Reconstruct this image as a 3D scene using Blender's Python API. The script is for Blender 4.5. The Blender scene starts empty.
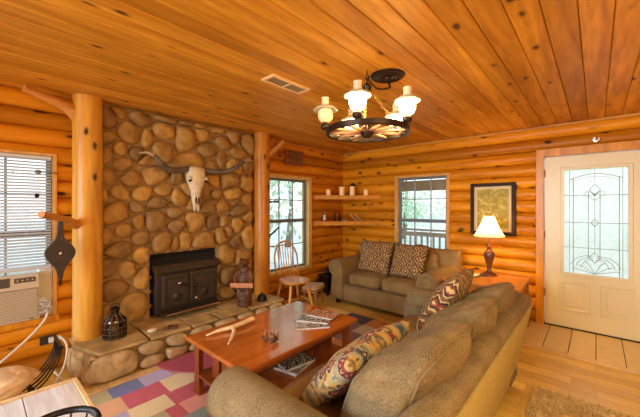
import bpy, bmesh, math, random
from mathutils import Vector, Matrix, Euler
from mathutils import noise as mnoise
PI = math.pi
R = math.radians
random.seed(7)
S = bpy.context.scene
COL = S.collection

# ------------------------------------------------------------------ camera, world, lights, exposure
cd = bpy.data.cameras.new('camera'); cam = bpy.data.objects.new('camera', cd); COL.objects.link(cam)
cam.location = (0, 0, 1.447); cam.rotation_euler = (PI/2, 0, R(41.7))
cd.sensor_fit = 'HORIZONTAL'; cd.sensor_width = 36; cd.lens = 36*310/640; cd.shift_y = -2.5/640
cd.clip_start = 0.05
S.camera = cam
S.view_settings.view_transform = 'Standard'; S.view_settings.look = 'None'
S.view_settings.gamma = 1; S.view_settings.use_curve_mapping = False
S.view_settings.exposure = 0.26

w = bpy.data.worlds.new('world'); S.world = w; w.use_nodes = True
wn = w.node_tree.nodes; wl = w.node_tree.links
bg = wn['Background']; bg.inputs['Strength'].default_value = 1.6
tc = wn.new('ShaderNodeTexCoord'); sx = wn.new('ShaderNodeSeparateXYZ'); wr = wn.new('ShaderNodeValToRGB')
wl.new(tc.outputs['Generated'], sx.inputs[0]); wl.new(sx.outputs['Z'], wr.inputs[0]); wl.new(wr.outputs[0], bg.inputs['Color'])
wr.color_ramp.elements[0].position = 0.0; wr.color_ramp.elements[0].color = (0.92, 0.97, 1, 1)
wr.color_ramp.elements[1].position = 0.7; wr.color_ramp.elements[1].color = (0.72, 0.87, 1, 1)

def light(name, kind, loc, energy, color, size=0.1, size_y=None, rot=(0, 0, 0), spread=None):
    d = bpy.data.lights.new(name, kind); d.energy = energy; d.color = color
    if kind == 'AREA':
        d.size = size
        if size_y: d.shape = 'RECTANGLE'; d.size_y = size_y
        if spread: d.spread = spread
    elif kind == 'POINT': d.shadow_soft_size = size
    o = bpy.data.objects.new(name, d); COL.objects.link(o); o.location = loc; o.rotation_euler = rot
    return o
# added cool fill behind the camera, in place of assumed windows
light('rear_fill_light', 'AREA', (-1.5, -2.95, 1.5), 80, (0.80, 0.92, 1), 2.6, 1.6, (R(80), 0, R(-8)), R(110))
light('left_fill_light', 'AREA', (-3.45, -1.45, 1.25), 58, (0.76, 0.91, 1), 1.9, 1.7, (0, R(-70), R(0)), R(110))  # added cool side fill for the near sofa arm, rug and white table
# added warm overhead fill just out of view, no fixture there
light('overhead_fill_light', 'AREA', (1.35, 0.9, 2.38), 62, (1, 0.86, 0.46), 1.4, 1.4)
# unseen warm point added to brighten the ceiling and even out the room
light('warm_fill_light', 'POINT', (1.7, -0.5, 1.75), 52, (1, 0.86, 0.50), 0.25)

# ------------------------------------------------------------------ helpers
class MB:
    def __init__(s): s.v = []; s.f = []; s.m = []; s.cur = 0
    def add(s, vs, fs):
        b = len(s.v); s.v += [tuple(p) for p in vs]
        for f in fs: s.f.append([b+i for i in f]); s.m.append(s.cur)
        return s
    def box(s, x0, x1, y0, y1, z0, z1, M=None):
        vs = [Vector((x, y, z)) for x in (x0, x1) for y in (y0, y1) for z in (z0, z1)]
        if M: vs = [M @ p for p in vs]
        return s.add(vs, [(0, 1, 3, 2), (4, 6, 7, 5), (0, 4, 5, 1), (2, 3, 7, 6), (0, 2, 6, 4), (1, 5, 7, 3)])
    def tube(s, pts, r, n=8, closed=False, flat=1.0):
        pts = [Vector(p) for p in pts]; N = len(pts)
        rs = r if isinstance(r, (list, tuple)) else [r]*N
        vs = []; prev = None
        for i, p in enumerate(pts):
            if closed: t = pts[(i+1) % N]-pts[i-1]
            else: t = pts[min(i+1, N-1)]-pts[max(i-1, 0)]
            if t.length < 1e-9: t = Vector((0, 0, 1))
            t.normalize()
            if prev is None:
                a = Vector((0, 0, 1)) if abs(t.z) < .9 else Vector((1, 0, 0))
                u = t.cross(a).normalized()
            else:
                u = (prev-t*prev.dot(t))
                u = u.normalized() if u.length > 1e-6 else t.orthogonal().normalized()
            prev = u; w_ = t.cross(u)
            for k in range(n):
                a = 2*PI*k/n
                vs.append(p+u*math.cos(a)*rs[i]+w_*math.sin(a)*rs[i]*flat)
        fs = []
        for i in range(N if closed else N-1):
            j = (i+1) % N
            for k in range(n):
                l = (k+1) % n
                fs.append((i*n+k, i*n+l, j*n+l, j*n+k))
        if not closed:
            fs.append(tuple(range(n))[::-1]); fs.append(tuple((N-1)*n+k for k in range(n)))
        return s.add(vs, fs)
    def cyl(s, p0, p1, r0, r1=None, n=16):
        return s.tube([p0, p1], [r0, r0 if r1 is None else r1], n)
    def lathe(s, prof, c=(0, 0, 0), n=24, M=None, wob=0.0):
        vs = []; fs = []
        for i, (r, z) in enumerate(prof):
            for k in range(n):
                a = 2*PI*k/n
                rr = r*(1+wob*math.sin(a*8))
                p = Vector((rr*math.cos(a), rr*math.sin(a), z))
                if M: p = M @ p
                vs.append(p+Vector(c))
        for i in range(len(prof)-1):
            for k in range(n):
                l = (k+1) % n
                fs.append((i*n+k, i*n+l, (i+1)*n+l, (i+1)*n+k))
        if prof[0][0] > 1e-4: fs.append(tuple(range(n))[::-1])
        if prof[-1][0] > 1e-4: fs.append(tuple((len(prof)-1)*n+k for k in range(n)))
        return s.add(vs, fs)
    def ell(s, c, r, M=None, n=14, m=9):
        vs = []; fs = []
        for i in range(m+1):
            t = PI*i/m
            for k in range(n):
                a = 2*PI*k/n
                p = Vector((r[0]*math.sin(t)*math.cos(a), r[1]*math.sin(t)*math.sin(a), r[2]*math.cos(t)))
                if M: p = M @ p
                vs.append(p+Vector(c))
        for i in range(m):
            for k in range(n):
                l = (k+1) % n
                fs.append((i*n+k, (i+1)*n+k, (i+1)*n+l, i*n+l))
        return s.add(vs, fs)
    def prism(s, pts, d, M=None):
        """pts: list of (a,b) in the local xz plane, extruded from y=0 to y=d"""
        n = len(pts)
        vs = [Vector((a, 0, b)) for a, b in pts]+[Vector((a, d, b)) for a, b in pts]
        if M: vs = [M @ p for p in vs]
        fs = [tuple(range(n)), tuple(range(n, 2*n))[::-1]]+[(i, i+n, (i+1) % n+n, (i+1) % n) for i in range(n)]
        return s.add(vs, fs)
    def build(s, name, mat, parent=None, smooth=False, bevel=0, loc=None, rot=None, sub=0, seg=2, weld=True):
        me = bpy.data.meshes.new(name); me.from_pydata(s.v, [], s.f); 
        mats = mat if isinstance(mat, (list, tuple)) else [mat]
        for m_ in mats: me.materials.append(m_)
        for p, mi in zip(me.polygons, s.m): p.material_index = mi; p.use_smooth = bool(smooth)
        bm = bmesh.new(); bm.from_mesh(me)
        if weld: bmesh.ops.remove_doubles(bm, verts=bm.verts, dist=1e-5)
        bmesh.ops.recalc_face_normals(bm, faces=bm.faces); bm.to_mesh(me); bm.free()
        o = bpy.data.objects.new(name, me); COL.objects.link(o)
        if parent: o.parent = parent
        if loc: o.location = loc
        if rot: o.rotation_euler = rot
        if bevel:
            b = o.modifiers.new('bevel', 'BEVEL'); b.width = bevel; b.segments = seg; b.limit_method = 'ANGLE'; b.angle_limit = R(35)
            if smooth is False:
                for p in me.polygons: p.use_smooth = False
        if sub:
            m_ = o.modifiers.new('sub', 'SUBSURF'); m_.levels = sub; m_.render_levels = sub
        if smooth == 'auto':
            try: me.set_sharp_from_angle(angle=R(38))
            except Exception: pass
        return o

def thing(name, label, cat, loc=(0, 0, 0), rz=0, group=None):
    o = bpy.data.objects.new(name, None); COL.objects.link(o); o.empty_display_size = .1
    o.location = loc; o.rotation_euler = (0, 0, rz); return tag(o, label, cat, group)
def tag(o, label, cat, group=None, kind=None):
    if label: o['label'] = label
    if cat: o['category'] = cat
    if group: o['group'] = group
    if kind: o['kind'] = kind
    return o
def struct(o, label=None):
    o['kind'] = 'structure'
    if label: o['label'] = label
    return o
def sempty(name, label):
    o = bpy.data.objects.new(name, None); COL.objects.link(o); return struct(o, label)
def copy_tree(o, parent=None):
    c = o.copy(); COL.objects.link(c)
    if parent: c.parent = parent
    for ch in [x for x in COL.objects if x.parent == o]: copy_tree(ch, c)
    return c
def spline(pts, n=8):
    pts = [Vector(p) for p in pts]; out = []
    P = [pts[0]*2-pts[1]]+pts+[pts[-1]*2-pts[-2]]
    for i in range(1, len(P)-2):
        for k in range(n):
            t = k/n
            a, b, c, d = P[i-1], P[i], P[i+1], P[i+2]
            out.append(0.5*((2*b)+(c-a)*t+(2*a-5*b+4*c-d)*t*t+(3*b-a-3*c+d)*t**3))
    out.append(pts[-1]); return out
def sspline(vals, n=8):
    return [v.x for v in spline([(a, 0, 0) for a in vals], n)]

# ------------------------------------------------------------------ materials
def new_mat(name):
    m = bpy.data.materials.new(name); m.use_nodes = True
    return m, m.node_tree.nodes, m.node_tree.links, m.node_tree.nodes['Principled BSDF']
def c4(c): return (c[0], c[1], c[2], 1)
def ramp(n, stops, interp='LINEAR'):
    r = n.new('ShaderNodeValToRGB'); e = r.color_ramp.elements; r.color_ramp.interpolation = interp
    while len(e) < len(stops): e.new(0.5)
    for i, (p, c) in enumerate(stops): e[i].position = p; e[i].color = c4(c)
    return r
def mix(n, l, fac, a, b, mode='MIX'):
    x = n.new('ShaderNodeMix'); x.data_type = 'RGBA'; x.blend_type = mode
    for sock, v in ((0, fac), (6, a), (7, b)):
        if hasattr(v, 'is_output'): l.new(v, x.inputs[sock])
        elif sock == 0: x.inputs[0].default_value = v
        else: x.inputs[sock].default_value = c4(v)
    return x.outputs[2]
def math_(n, l, op, a, b=None):
    x = n.new('ShaderNodeMath'); x.operation = op
    for i, v in enumerate((a, b)):
        if v is None: continue
        if hasattr(v, 'is_output'): l.new(v, x.inputs[i])
        else: x.inputs[i].default_value = v
    return x.outputs[0]
def coords(n, l, scale=(1, 1, 1), rot=(0, 0, 0)):
    t = n.new('ShaderNodeTexCoord'); mp = n.new('ShaderNodeMapping'); l.new(t.outputs['Object'], mp.inputs[0])
    mp.inputs['Scale'].default_value = scale; mp.inputs['Rotation'].default_value = rot
    return mp.outputs[0]
def plain(name, col, rough=.5, metal=0, var=.0, vscale=20, bump=0, bscale=60, emit=None, es=1, coat=0):
    m, n, l, b = new_mat(name)
    b.inputs['Roughness'].default_value = rough; b.inputs['Metallic'].default_value = metal
    b.inputs['Base Color'].default_value = c4(col)
    if coat: b.inputs['Coat Weight'].default_value = coat
    co = coords(n, l)
    if var:
        no = n.new('ShaderNodeTexNoise'); no.inputs['Scale'].default_value = vscale; no.inputs['Detail'].default_value = 4; l.new(co, no.inputs[0])
        r = ramp(n, [(.3, [c*(1-var) for c in col]), (.7, [min(1, c*(1+var)) for c in col])]); l.new(no.outputs[0], r.inputs[0])
        l.new(r.outputs[0], b.inputs['Base Color'])
    if bump:
        no = n.new('ShaderNodeTexNoise'); no.inputs['Scale'].default_value = bscale; no.inputs['Detail'].default_value = 3; l.new(co, no.inputs[0])
        bp = n.new('ShaderNodeBump'); bp.inputs['Strength'].default_value = bump; bp.inputs['Distance'].default_value = .01
        l.new(no.outputs[0], bp.inputs['Height']); l.new(bp.outputs[0], b.inputs['Normal'])
    if emit:
        b.inputs['Emission Color'].default_value = c4(emit); b.inputs['Emission Strength'].default_value = es
    return m
def wood(name, lo, hi, axis='X', knots=1.0, rough=.35, grain=1.0, course=None, island=0.0, kscale=1.0, kcol=(.05, .018, .006), coat=.0, pale=None, streak=.7, spec=.5):
    m, n, l, b = new_mat(name)
    b.inputs['Roughness'].default_value = rough
    b.inputs['Specular IOR Level'].default_value = spec
    if coat: b.inputs['Coat Weight'].default_value = coat; b.inputs['Coat Roughness'].default_value = .15
    ai = 'XYZ'.index(axis)
    sc = [9.0*grain]*3; sc[ai] = .9*grain
    co = coords(n, l, sc)
    if island or course:
        # shift the pattern from board to board
        off = n.new('ShaderNodeVectorMath'); off.operation = 'ADD'; l.new(co, off.inputs[0])
        cmb = n.new('ShaderNodeCombineXYZ')
        if island:
            g = n.new('ShaderNodeNewGeometry'); rnd = g.outputs['Random Per Island']
        else:
            t2 = n.new('ShaderNodeTexCoord'); sp = n.new('ShaderNodeSeparateXYZ'); l.new(t2.outputs['Object'], sp.inputs[0])
            q = math_(n, l, 'FLOOR', math_(n, l, 'DIVIDE', math_(n, l, 'SUBTRACT', sp.outputs[2], course[1]), course[0]))
            wnn = n.new('ShaderNodeTexWhiteNoise'); wnn.noise_dimensions = '1D'; l.new(q, wnn.inputs['W']); rnd = wnn.outputs['Value']
        for i in range(3): l.new(math_(n, l, 'MULTIPLY', rnd, 37.0), cmb.inputs[i])
        l.new(cmb.outputs[0], off.inputs[1]); co = off.outputs[0]
    no = n.new('ShaderNodeTexNoise'); no.inputs['Scale'].default_value = 1.1; no.inputs['Detail'].default_value = 5; no.inputs['Distortion'].default_value = .8; l.new(co, no.inputs[0])
    r = ramp(n, [(.28, lo), (.5, [(a+c)/2 for a, c in zip(lo, hi)]), (.72, hi)]); l.new(no.outputs[0], r.inputs[0]); col = r.outputs[0]
    n2 = n.new('ShaderNodeTexNoise'); n2.inputs['Scale'].default_value = 5; n2.inputs['Detail'].default_value = 3; n2.inputs['Distortion'].default_value = .3; l.new(co, n2.inputs[0])
    r2 = ramp(n, [(.35, (.80, .76, .72)), (.6, (1, 1, 1))]); l.new(n2.outputs[0], r2.inputs[0])
    col = mix(n, l, streak, col, r2.outputs[0], 'MULTIPLY')
    if island or course:
        r3 = ramp(n, [(0, (.58, .54, .52)), (.12, (.82, .80, .76)), (.5, (.95, .95, .93)), (1, (1.12, 1.14, 1.16))]); l.new(rnd, r3.inputs[0])
        col = mix(n, l, .9, col, r3.outputs[0], 'MULTIPLY')
    if pale:
        n5 = n.new('ShaderNodeTexNoise'); n5.inputs['Scale'].default_value = .35; l.new(co, n5.inputs[0])
        r5 = ramp(n, [(.55, (0, 0, 0)), (.7, (1, 1, 1))]); l.new(n5.outputs[0], r5.inputs[0])
        col = mix(n, l, r5.outputs[0], col, pale)
    if knots:
        ks = [7.5*kscale]*3; ks[ai] = 3.6*kscale
        k2 = [k/s_ for k, s_ in zip(ks, sc)]
        mp = n.new('ShaderNodeMapping'); mp.inputs['Scale'].default_value = k2; l.new(co, mp.inputs[0])
        n3 = n.new('ShaderNodeTexNoise'); n3.inputs['Scale'].default_value = 2.5; l.new(mp.outputs[0], n3.inputs[0])
        dd = n.new('ShaderNodeVectorMath'); dd.operation = 'MULTIPLY_ADD'; l.new(n3.outputs['Color'], dd.inputs[0]); dd.inputs[1].default_value = (.18, .18, .18); l.new(mp.outputs[0], dd.inputs[2])
        v = n.new('ShaderNodeTexVoronoi'); v.inputs['Scale'].default_value = 1; l.new(dd.outputs[0], v.inputs['Vector'])
        a = .085*knots
        kr = ramp(n, [(0, (1, 1, 1)), (a, (.95, .95, .95)), (a*1.45, (.3, .3, .3)), (a*2.3, (0, 0, 0))]); l.new(v.outputs['Distance'], kr.inputs[0])
        sp2 = n.new('ShaderNodeSeparateColor'); l.new(v.outputs['Color'], sp2.inputs[0])
        gate = math_(n, l, 'GREATER_THAN', sp2.outputs[0], .42)
        col = mix(n, l, math_(n, l, 'MULTIPLY', kr.outputs[0], gate), col, kcol)
    l.new(col, b.inputs['Base Color'])
    bp = n.new('ShaderNodeBump'); bp.inputs['Strength'].default_value = .12; bp.inputs['Distance'].default_value = .01
    l.new(n2.outputs[0], bp.inputs['Height']); l.new(bp.outputs[0], b.inputs['Normal'])
    return m

COURSE = .152; CEIL = 2.43
M = {}
M['log_far'] = wood('log_wall_far_wood', (.56, .185, .006), (.86, .37, .014), 'X', 1.6, .34, .8, kscale=1.25, streak=.35, spec=.2, course=(COURSE, CEIL-COURSE*20))
M['log_left'] = wood('log_wall_left_wood', (.54, .170, .006), (.84, .35, .014), 'Y', 1.6, .34, .8, kscale=1.25, streak=.35, spec=.2, course=(COURSE, CEIL-COURSE*20))
M['ceil'] = wood('ceiling_pine', (.52, .20, .014), (.86, .42, .045), 'Y', 1.15, .45, .7, island=1, kscale=1.05, spec=.15, kcol=(.11, .035, .008), streak=1.0)
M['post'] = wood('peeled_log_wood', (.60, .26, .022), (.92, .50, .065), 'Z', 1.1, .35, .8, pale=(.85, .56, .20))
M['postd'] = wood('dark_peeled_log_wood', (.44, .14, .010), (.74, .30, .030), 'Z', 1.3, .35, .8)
M['branch'] = wood('branch_wood', (.50, .20, .035), (.78, .36, .08), 'Y', .0, .4)
M['trim_y'] = wood('pine_trim', (.62, .30, .07), (.85, .48, .15), 'Z', .5, .35)
M['trim_yy'] = wood('pale_pine_trim', (.74, .46, .12), (.92, .66, .24), 'Z', .0, .35)
M['trim_o'] = wood('orange_trim', (.54, .19, .008), (.82, .36, .016), 'Z', .5, .35)
M['mould'] = wood('moulding_wood', (.52, .23, .03), (.76, .39, .06), 'X', .0, .35)
M['shelf'] = wood('shelf_wood', (.55, .19, .012), (.80, .34, .03), 'X', .8, .35)
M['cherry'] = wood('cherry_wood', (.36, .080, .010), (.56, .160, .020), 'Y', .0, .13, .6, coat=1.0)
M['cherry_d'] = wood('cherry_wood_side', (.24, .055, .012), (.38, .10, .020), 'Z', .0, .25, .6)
M['endtab'] = wood('end_table_wood', (.42, .13, .02), (.62, .24, .05), 'X', .4, .22, .7, coat=.3)
M['chair'] = wood('chair_wood', (.52, .20, .035), (.78, .38, .09), 'Z', .0, .3)
M['stool'] = wood('stool_wood', (.35, .13, .03), (.50, .22, .06), 'Z', .0, .4)
M['carved'] = wood('carved_wood', (.07, .024, .009), (.19, .070, .026), 'Z', .6, .5)
M['signw'] = wood('sign_wood', (.38, .10, .035), (.55, .18, .06), 'Y', .0, .5)
M['plaque'] = wood('plaque_wood', (.13, .055, .022), (.24, .11, .045), 'Y', .0, .6)
M['white_plank'] = wood('whitewashed_plank', (.56, .50, .47), (.88, .88, .90), 'X', .5, .35, 1.2, island=1, kcol=(.35, .25, .2), coat=.2)
M['oakedge'] = wood('oak_edging', (.60, .40, .17), (.84, .62, .32), 'X', .0, .35)
M['iron'] = plain('black_iron', (.018, .016, .015), .42, .6, .2, 30)
M['stove'] = plain('stove_iron', (.05, .040, .030), .5, .35, .25, 25, .15)
M['stove2'] = plain('stove_door_iron', (.085, .065, .045), .45, .4, .25, 25, .15)
M['soot'] = plain('soot', (.008, .007, .006), .9)
M['chrome'] = plain('nickel', (.75, .73, .70), .22, 1)
M['brass'] = plain('antique_brass', (.45, .28, .10), .3, .9)
M['white'] = plain('white_plastic', (.80, .80, .78), .4)
M['cord'] = plain('white_cord', (.78, .74, .66), .45)
M['acbody'] = plain('air_conditioner_plastic', (.62, .55, .42), .45)
M['acdark'] = plain('air_conditioner_vent', (.10, .09, .08), .5)
M['blind'] = plain('blind_slat', (.62, .68, .74), .4)
M['sash'] = plain('grey_sash', (.16, .19, .22), .45)
M['muntin'] = plain('muntin_bar', (.32, .36, .38), .45)
M['door'] = plain('cream_door_paint', (.78, .72, .48), .34)
M['lead'] = plain('lead_came', (.33, .34, .31), .4, .5)
M['bone'] = plain('bone', (.72, .62, .42), .55, 0, .15, 25, .3, 60)
M['horn'] = plain('horn', (.13, .10, .075), .4, 0, .4, 9)
M['horntip'] = plain('pale_horn', (.45, .34, .20), .4, 0, .3, 9)
M['antler'] = plain('antler_bone', (.80, .60, .34), .45, 0, .2, 30)
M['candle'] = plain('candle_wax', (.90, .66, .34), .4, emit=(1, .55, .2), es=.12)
M['paper'] = plain('brown_paper', (.74, .54, .32), .8, 0, .15, 8, .7, 12)
M['logend'] = wood('firewood', (.38, .22, .11), (.62, .42, .24), 'X', .0, .7)
M['leather'] = plain('bellows_leather', (.035, .028, .026), .38, 0, .3, 15)
M['mortar'] = plain('mortar', (.38, .25, .11), .9, 0, .25, 14, .7, 60)
M['slab'] = plain('hearth_flagstone', (.50, .35, .145), .6, 0, .35, 5, .5, 25)
M['pebble'] = plain('pale_pebble', (.75, .66, .50), .6)
M['ground'] = plain('outside_ground', (.72, .74, .70), .9, 0, .25, .8)
M['bark'] = plain('bark', (.20, .16, .12), .9, 0, .3, 8)
M['deck'] = plain('porch_boards', (.50, .48, .42), .7, 0, .15, 3)
M['porchw'] = plain('porch_wood', (.46, .36, .24), .7, 0, .15, 3)
M['rail'] = plain('porch_rail_wood', (.48, .44, .36), .7, 0, .15, 3)
M['dish'] = plain('pale_green_glaze', (.55, .60, .38), .25)
M['darkwood'] = wood('dark_stained_wood', (.022, .010, .006), (.045, .02, .012), 'X', .0, .5, spec=.15)
M['fleece'] = plain('stool_top', (.50, .33, .18), .8, 0, .2, 18, .5, 60)
M['grille'] = plain('vent_metal', (.34, .22, .12), .5)
M['ventf'] = plain('vent_frame_paint', (.82, .55, .24), .45)

def foliage_mat(name, a, b_):
    m, n, l, b = new_mat(name)
    g = n.new('ShaderNodeNewGeometry'); r = ramp(n, [(0, a), (1, b_)]); l.new(g.outputs['Random Per Island'], r.inputs[0])
    l.new(r.outputs[0], b.inputs['Base Color']); b.inputs['Roughness'].default_value = .6
    tr = n.new('ShaderNodeBsdfTranslucent'); l.new(r.outputs[0], tr.inputs[0]); mx = n.new('ShaderNodeMixShader'); mx.inputs[0].default_value = .45
    l.new(b.outputs[0], mx.inputs[1]); l.new(tr.outputs[0], mx.inputs[2]); l.new(mx.outputs[0], n['Material Output'].inputs[0])
    return m
M['leaf'] = foliage_mat('leaves', (.50, .70, .48), (.82, .95, .76))

def stone_mat(name, cols, mot=.35):
    m, n, l, b = new_mat(name); b.inputs['Roughness'].default_value = .62
    g = n.new('ShaderNodeNewGeometry')
    r = ramp(n, [(i/(len(cols)-1), c) for i, c in enumerate(cols)]); l.new(g.outputs['Random Per Island'], r.inputs[0])
    co = coords(n, l)
    no = n.new('ShaderNodeTexNoise'); no.inputs['Scale'].default_value = 9; no.inputs['Detail'].default_value = 6; no.inputs['Distortion'].default_value = .6; l.new(co, no.inputs[0])
    r2 = ramp(n, [(.3, (1-mot, 1-mot*1.1, 1-mot*1.2)), (.55, (1, 1, 1)), (.78, (1.25, 1.25, 1.25))]); l.new(no.outputs[0], r2.inputs[0])
    l.new(mix(n, l, 1.0, r.outputs[0], r2.outputs[0], 'MULTIPLY'), b.inputs['Base Color'])
    n3 = n.new('ShaderNodeTexNoise'); n3.inputs['Scale'].default_value = 28; n3.inputs['Detail'].default_value = 5; l.new(co, n3.inputs[0])
    bp = n.new('ShaderNodeBump'); bp.inputs['Strength'].default_value = .5; bp.inputs['Distance'].default_value = .015
    l.new(n3.outputs[0], bp.inputs['Height']); l.new(bp.outputs[0], b.inputs['Normal'])
    return m
M['stone'] = stone_mat('river_stone', [(.37, .20, .050), (.50, .28, .058), (.26, .150, .050), (.60, .35, .080), (.45, .25, .055), (.33, .20, .065), (.55, .31, .060)])
M['hstone'] = stone_mat('hearth_stone', [(.52, .37, .18), (.66, .49, .26), (.40, .27, .13), (.58, .41, .19)])

def fabric(name, lo, hi, rib=0, ribaxis='X', fine=140, bump=.35, rough=.9):
    m, n, l, b = new_mat(name); b.inputs['Roughness'].default_value = rough
    co = coords(n, l)
    no = n.new('ShaderNodeTexNoise'); no.inputs['Scale'].default_value = fine; no.inputs['Detail'].default_value = 2; l.new(co, no.inputs[0])
    nl = n.new('ShaderNodeTexNoise'); nl.inputs['Scale'].default_value = 7; nl.inputs['Detail'].default_value = 3; l.new(co, nl.inputs[0])
    f = math_(n, l, 'ADD', math_(n, l, 'MULTIPLY', no.outputs[0], .6), math_(n, l, 'MULTIPLY', nl.outputs[0], .4))
    h = f
    if rib:
        wv = n.new('ShaderNodeTexWave'); wv.bands_direction = ribaxis; wv.inputs['Scale'].default_value = rib; wv.inputs['Distortion'].default_value = .6; wv.inputs['Detail'].default_value = 1; wv.inputs['Detail Scale'].default_value = 3; l.new(co, wv.inputs[0])
        f = math_(n, l, 'ADD', math_(n, l, 'MULTIPLY', f, .84), math_(n, l, 'MULTIPLY', wv.outputs[1], .16)); h = f
    r = ramp(n, [(.3, lo), (.68, hi)]); l.new(f, r.inputs[0]); l.new(r.outputs[0], b.inputs['Base Color'])
    bp = n.new('ShaderNodeBump'); bp.inputs['Strength'].default_value = bump; bp.inputs['Distance'].default_value = .006
    l.new(h, bp.inputs['Height']); l.new(bp.outputs[0], b.inputs['Normal'])
    return m
M['sofa'] = fabric('ribbed_chenille', (.085, .052, .018), (.29, .20, .088), 0, fine=150, bump=.6)
M['sofa2'] = fabric('loveseat_chenille', (.15, .088, .026), (.33, .205, .07), 0)
M['seatf'] = fabric('seat_cushion_chenille', (.14, .082, .022), (.32, .195, .062), 0, fine=120)
M['backp'] = fabric('sofa_back_cloth', (.36, .27, .08), (.50, .385, .13), 0, fine=60)
M['shag'] = fabric('shag_pile', (.44, .30, .11), (.78, .60, .30), 0, fine=45, bump=1.0)
M['shade'] = None

def kilim(name):
    m, n, l, b = new_mat(name); b.inputs['Roughness'].default_value = .9
    co = coords(n, l, (8.2, 6.0, 0))
    v = n.new('ShaderNodeTexVoronoi'); v.voronoi_dimensions = '2D'; v.distance = 'MANHATTAN'; v.inputs['Scale'].default_value = 1; v.inputs['Randomness'].default_value = .28; l.new(co, v.inputs['Vector'])
    r = ramp(n, [(0, (.60, .42, .16)), (.10, (.26, .05, .02)), (.20, (.04, .022, .015)), (.30, (.55, .37, .13)), (.40, (.20, .08, .03)), (.52, (.06, .035, .02)), (.62, (.50, .32, .11)), (.72, (.10, .05, .025)), (.86, (.40, .26, .09))], 'CONSTANT')
    no = n.new('ShaderNodeTexNoise'); no.inputs['Scale'].default_value = 3.5; l.new(co, no.inputs[0])
    l.new(math_(n, l, 'ADD', v.outputs['Distance'], math_(n, l, 'MULTIPLY', math_(n, l, 'SUBTRACT', no.outputs[0], .5), .35)), r.inputs[0])
    l.new(r.outputs[0], b.inputs['Base Color'])
    return m
M['kilim'] = kilim('kilim_weave')
def floral(name):
    m, n, l, b = new_mat(name); b.inputs['Roughness'].default_value = .85
    co = coords(n, l, (11.5, 11.5, 0))
    n0 = n.new('ShaderNodeTexNoise'); n0.inputs['Scale'].default_value = .5; l.new(co, n0.inputs[0])
    base = ramp(n, [(.36, (.05, .06, .08)), (.42, (.32, .27, .15)), (.49, (.52, .28, .05)), (.54, (.09, .06, .03)), (.60, (.45, .27, .08)), (.68, (.06, .06, .06))]); l.new(n0.outputs[0], base.inputs[0])
    v = n.new('ShaderNodeTexVoronoi'); v.voronoi_dimensions = '2D'; v.inputs['Scale'].default_value = 1; v.inputs['Randomness'].default_value = .7
    n1 = n.new('ShaderNodeTexNoise'); n1.inputs['Scale'].default_value = 1.9; l.new(co, n1.inputs[0])
    dd = n.new('ShaderNodeVectorMath'); dd.operation = 'MULTIPLY_ADD'; l.new(n1.outputs['Color'], dd.inputs[0]); dd.inputs[1].default_value = (.55, .55, 0); l.new(co, dd.inputs[2]); l.new(dd.outputs[0], v.inputs['Vector'])
    fr = ramp(n, [(0, (.70, .50, .35)), (.08, (.20, .015, .012)), (.20, (.30, .03, .02)), (.28, (.045, .03, .025)), (.36, (.30, .06, .025))], 'CONSTANT'); l.new(v.outputs['Distance'], fr.inputs[0])
    msk = ramp(n, [(0, (1, 1, 1)), (.36, (0, 0, 0))], 'CONSTANT'); l.new(v.outputs['Distance'], msk.inputs[0])
    sc = n.new('ShaderNodeSeparateColor'); l.new(v.outputs['Color'], sc.inputs[0])
    g = math_(n, l, 'GREATER_THAN', sc.outputs[1], .15)
    col = mix(n, l, math_(n, l, 'MULTIPLY', msk.outputs[0], g), base.outputs[0], fr.outputs[0])
    v2 = n.new('ShaderNodeTexVoronoi'); v2.voronoi_dimensions = '2D'; v2.inputs['Scale'].default_value = 3.3; l.new(dd.outputs[0], v2.inputs['Vector'])
    m2 = ramp(n, [(0, (1, 1, 1)), (.2, (0, 0, 0))], 'CONSTANT'); l.new(v2.outputs['Distance'], m2.inputs[0])
    col = mix(n, l, math_(n, l, 'MULTIPLY', m2.outputs[0], .8), col, (.48, .38, .22))
    l.new(col, b.inputs['Base Color']); return m
M['floral'] = floral('floral_print')

def glass(name, tint=(1, 1, 1), gl=.06):
    m, n, l, b = new_mat(name); n.remove(b)
    t = n.new('ShaderNodeBsdfTransparent'); t.inputs[0].default_value = c4(tint); g = n.new('ShaderNodeBsdfGlossy'); g.inputs['Roughness'].default_value = .03
    x = n.new('ShaderNodeMixShader'); x.inputs[0].default_value = gl
    l.new(t.outputs[0], x.inputs[1]); l.new(g.outputs[0], x.inputs[2]); l.new(x.outputs[0], n['Material Output'].inputs[0]); return m
M['glass'] = glass('window_glass', (.97, 1, 1))
M['bottle'] = glass('dark_glass', (.18, .12, .10), .15)
def frosted(name):
    m, n, l, b = new_mat(name); n.remove(b)
    co = coords(n, l); no = n.new('ShaderNodeTexNoise'); no.inputs['Scale'].default_value = 45; no.inputs['Detail'].default_value = 3; l.new(co, no.inputs[0])
    r = ramp(n, [(.3, (.86, .92, .84)), (.6, (1, 1, .95))]); l.new(no.outputs[0], r.inputs[0])
    t = n.new('ShaderNodeBsdfTranslucent'); l.new(r.outputs[0], t.inputs[0]); t2 = n.new('ShaderNodeBsdfTransparent'); l.new(r.outputs[0], t2.inputs[0])
    x = n.new('ShaderNodeMixShader'); x.inputs[0].default_value = .3; l.new(t.outputs[0], x.inputs[1]); l.new(t2.outputs[0], x.inputs[2]); l.new(x.outputs[0], n['Material Output'].inputs[0]); return m
M['frost'] = frosted('textured_door_glass')
def glow(name, col, strength, base=(.9, .85, .7)):
    m, n, l, b = new_mat(name); b.inputs['Base Color'].default_value = c4(base); b.inputs['Roughness'].default_value = .3
    b.inputs['Emission Color'].default_value = c4(col); b.inputs['Emission Strength'].default_value = strength; return m
M['globe'] = glow('lit_glass_globe', (1, .74, .32), 50)
M['globe_dim'] = glow('dim_glass_globe', (1, .62, .22), .25, (.80, .62, .32))
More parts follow.
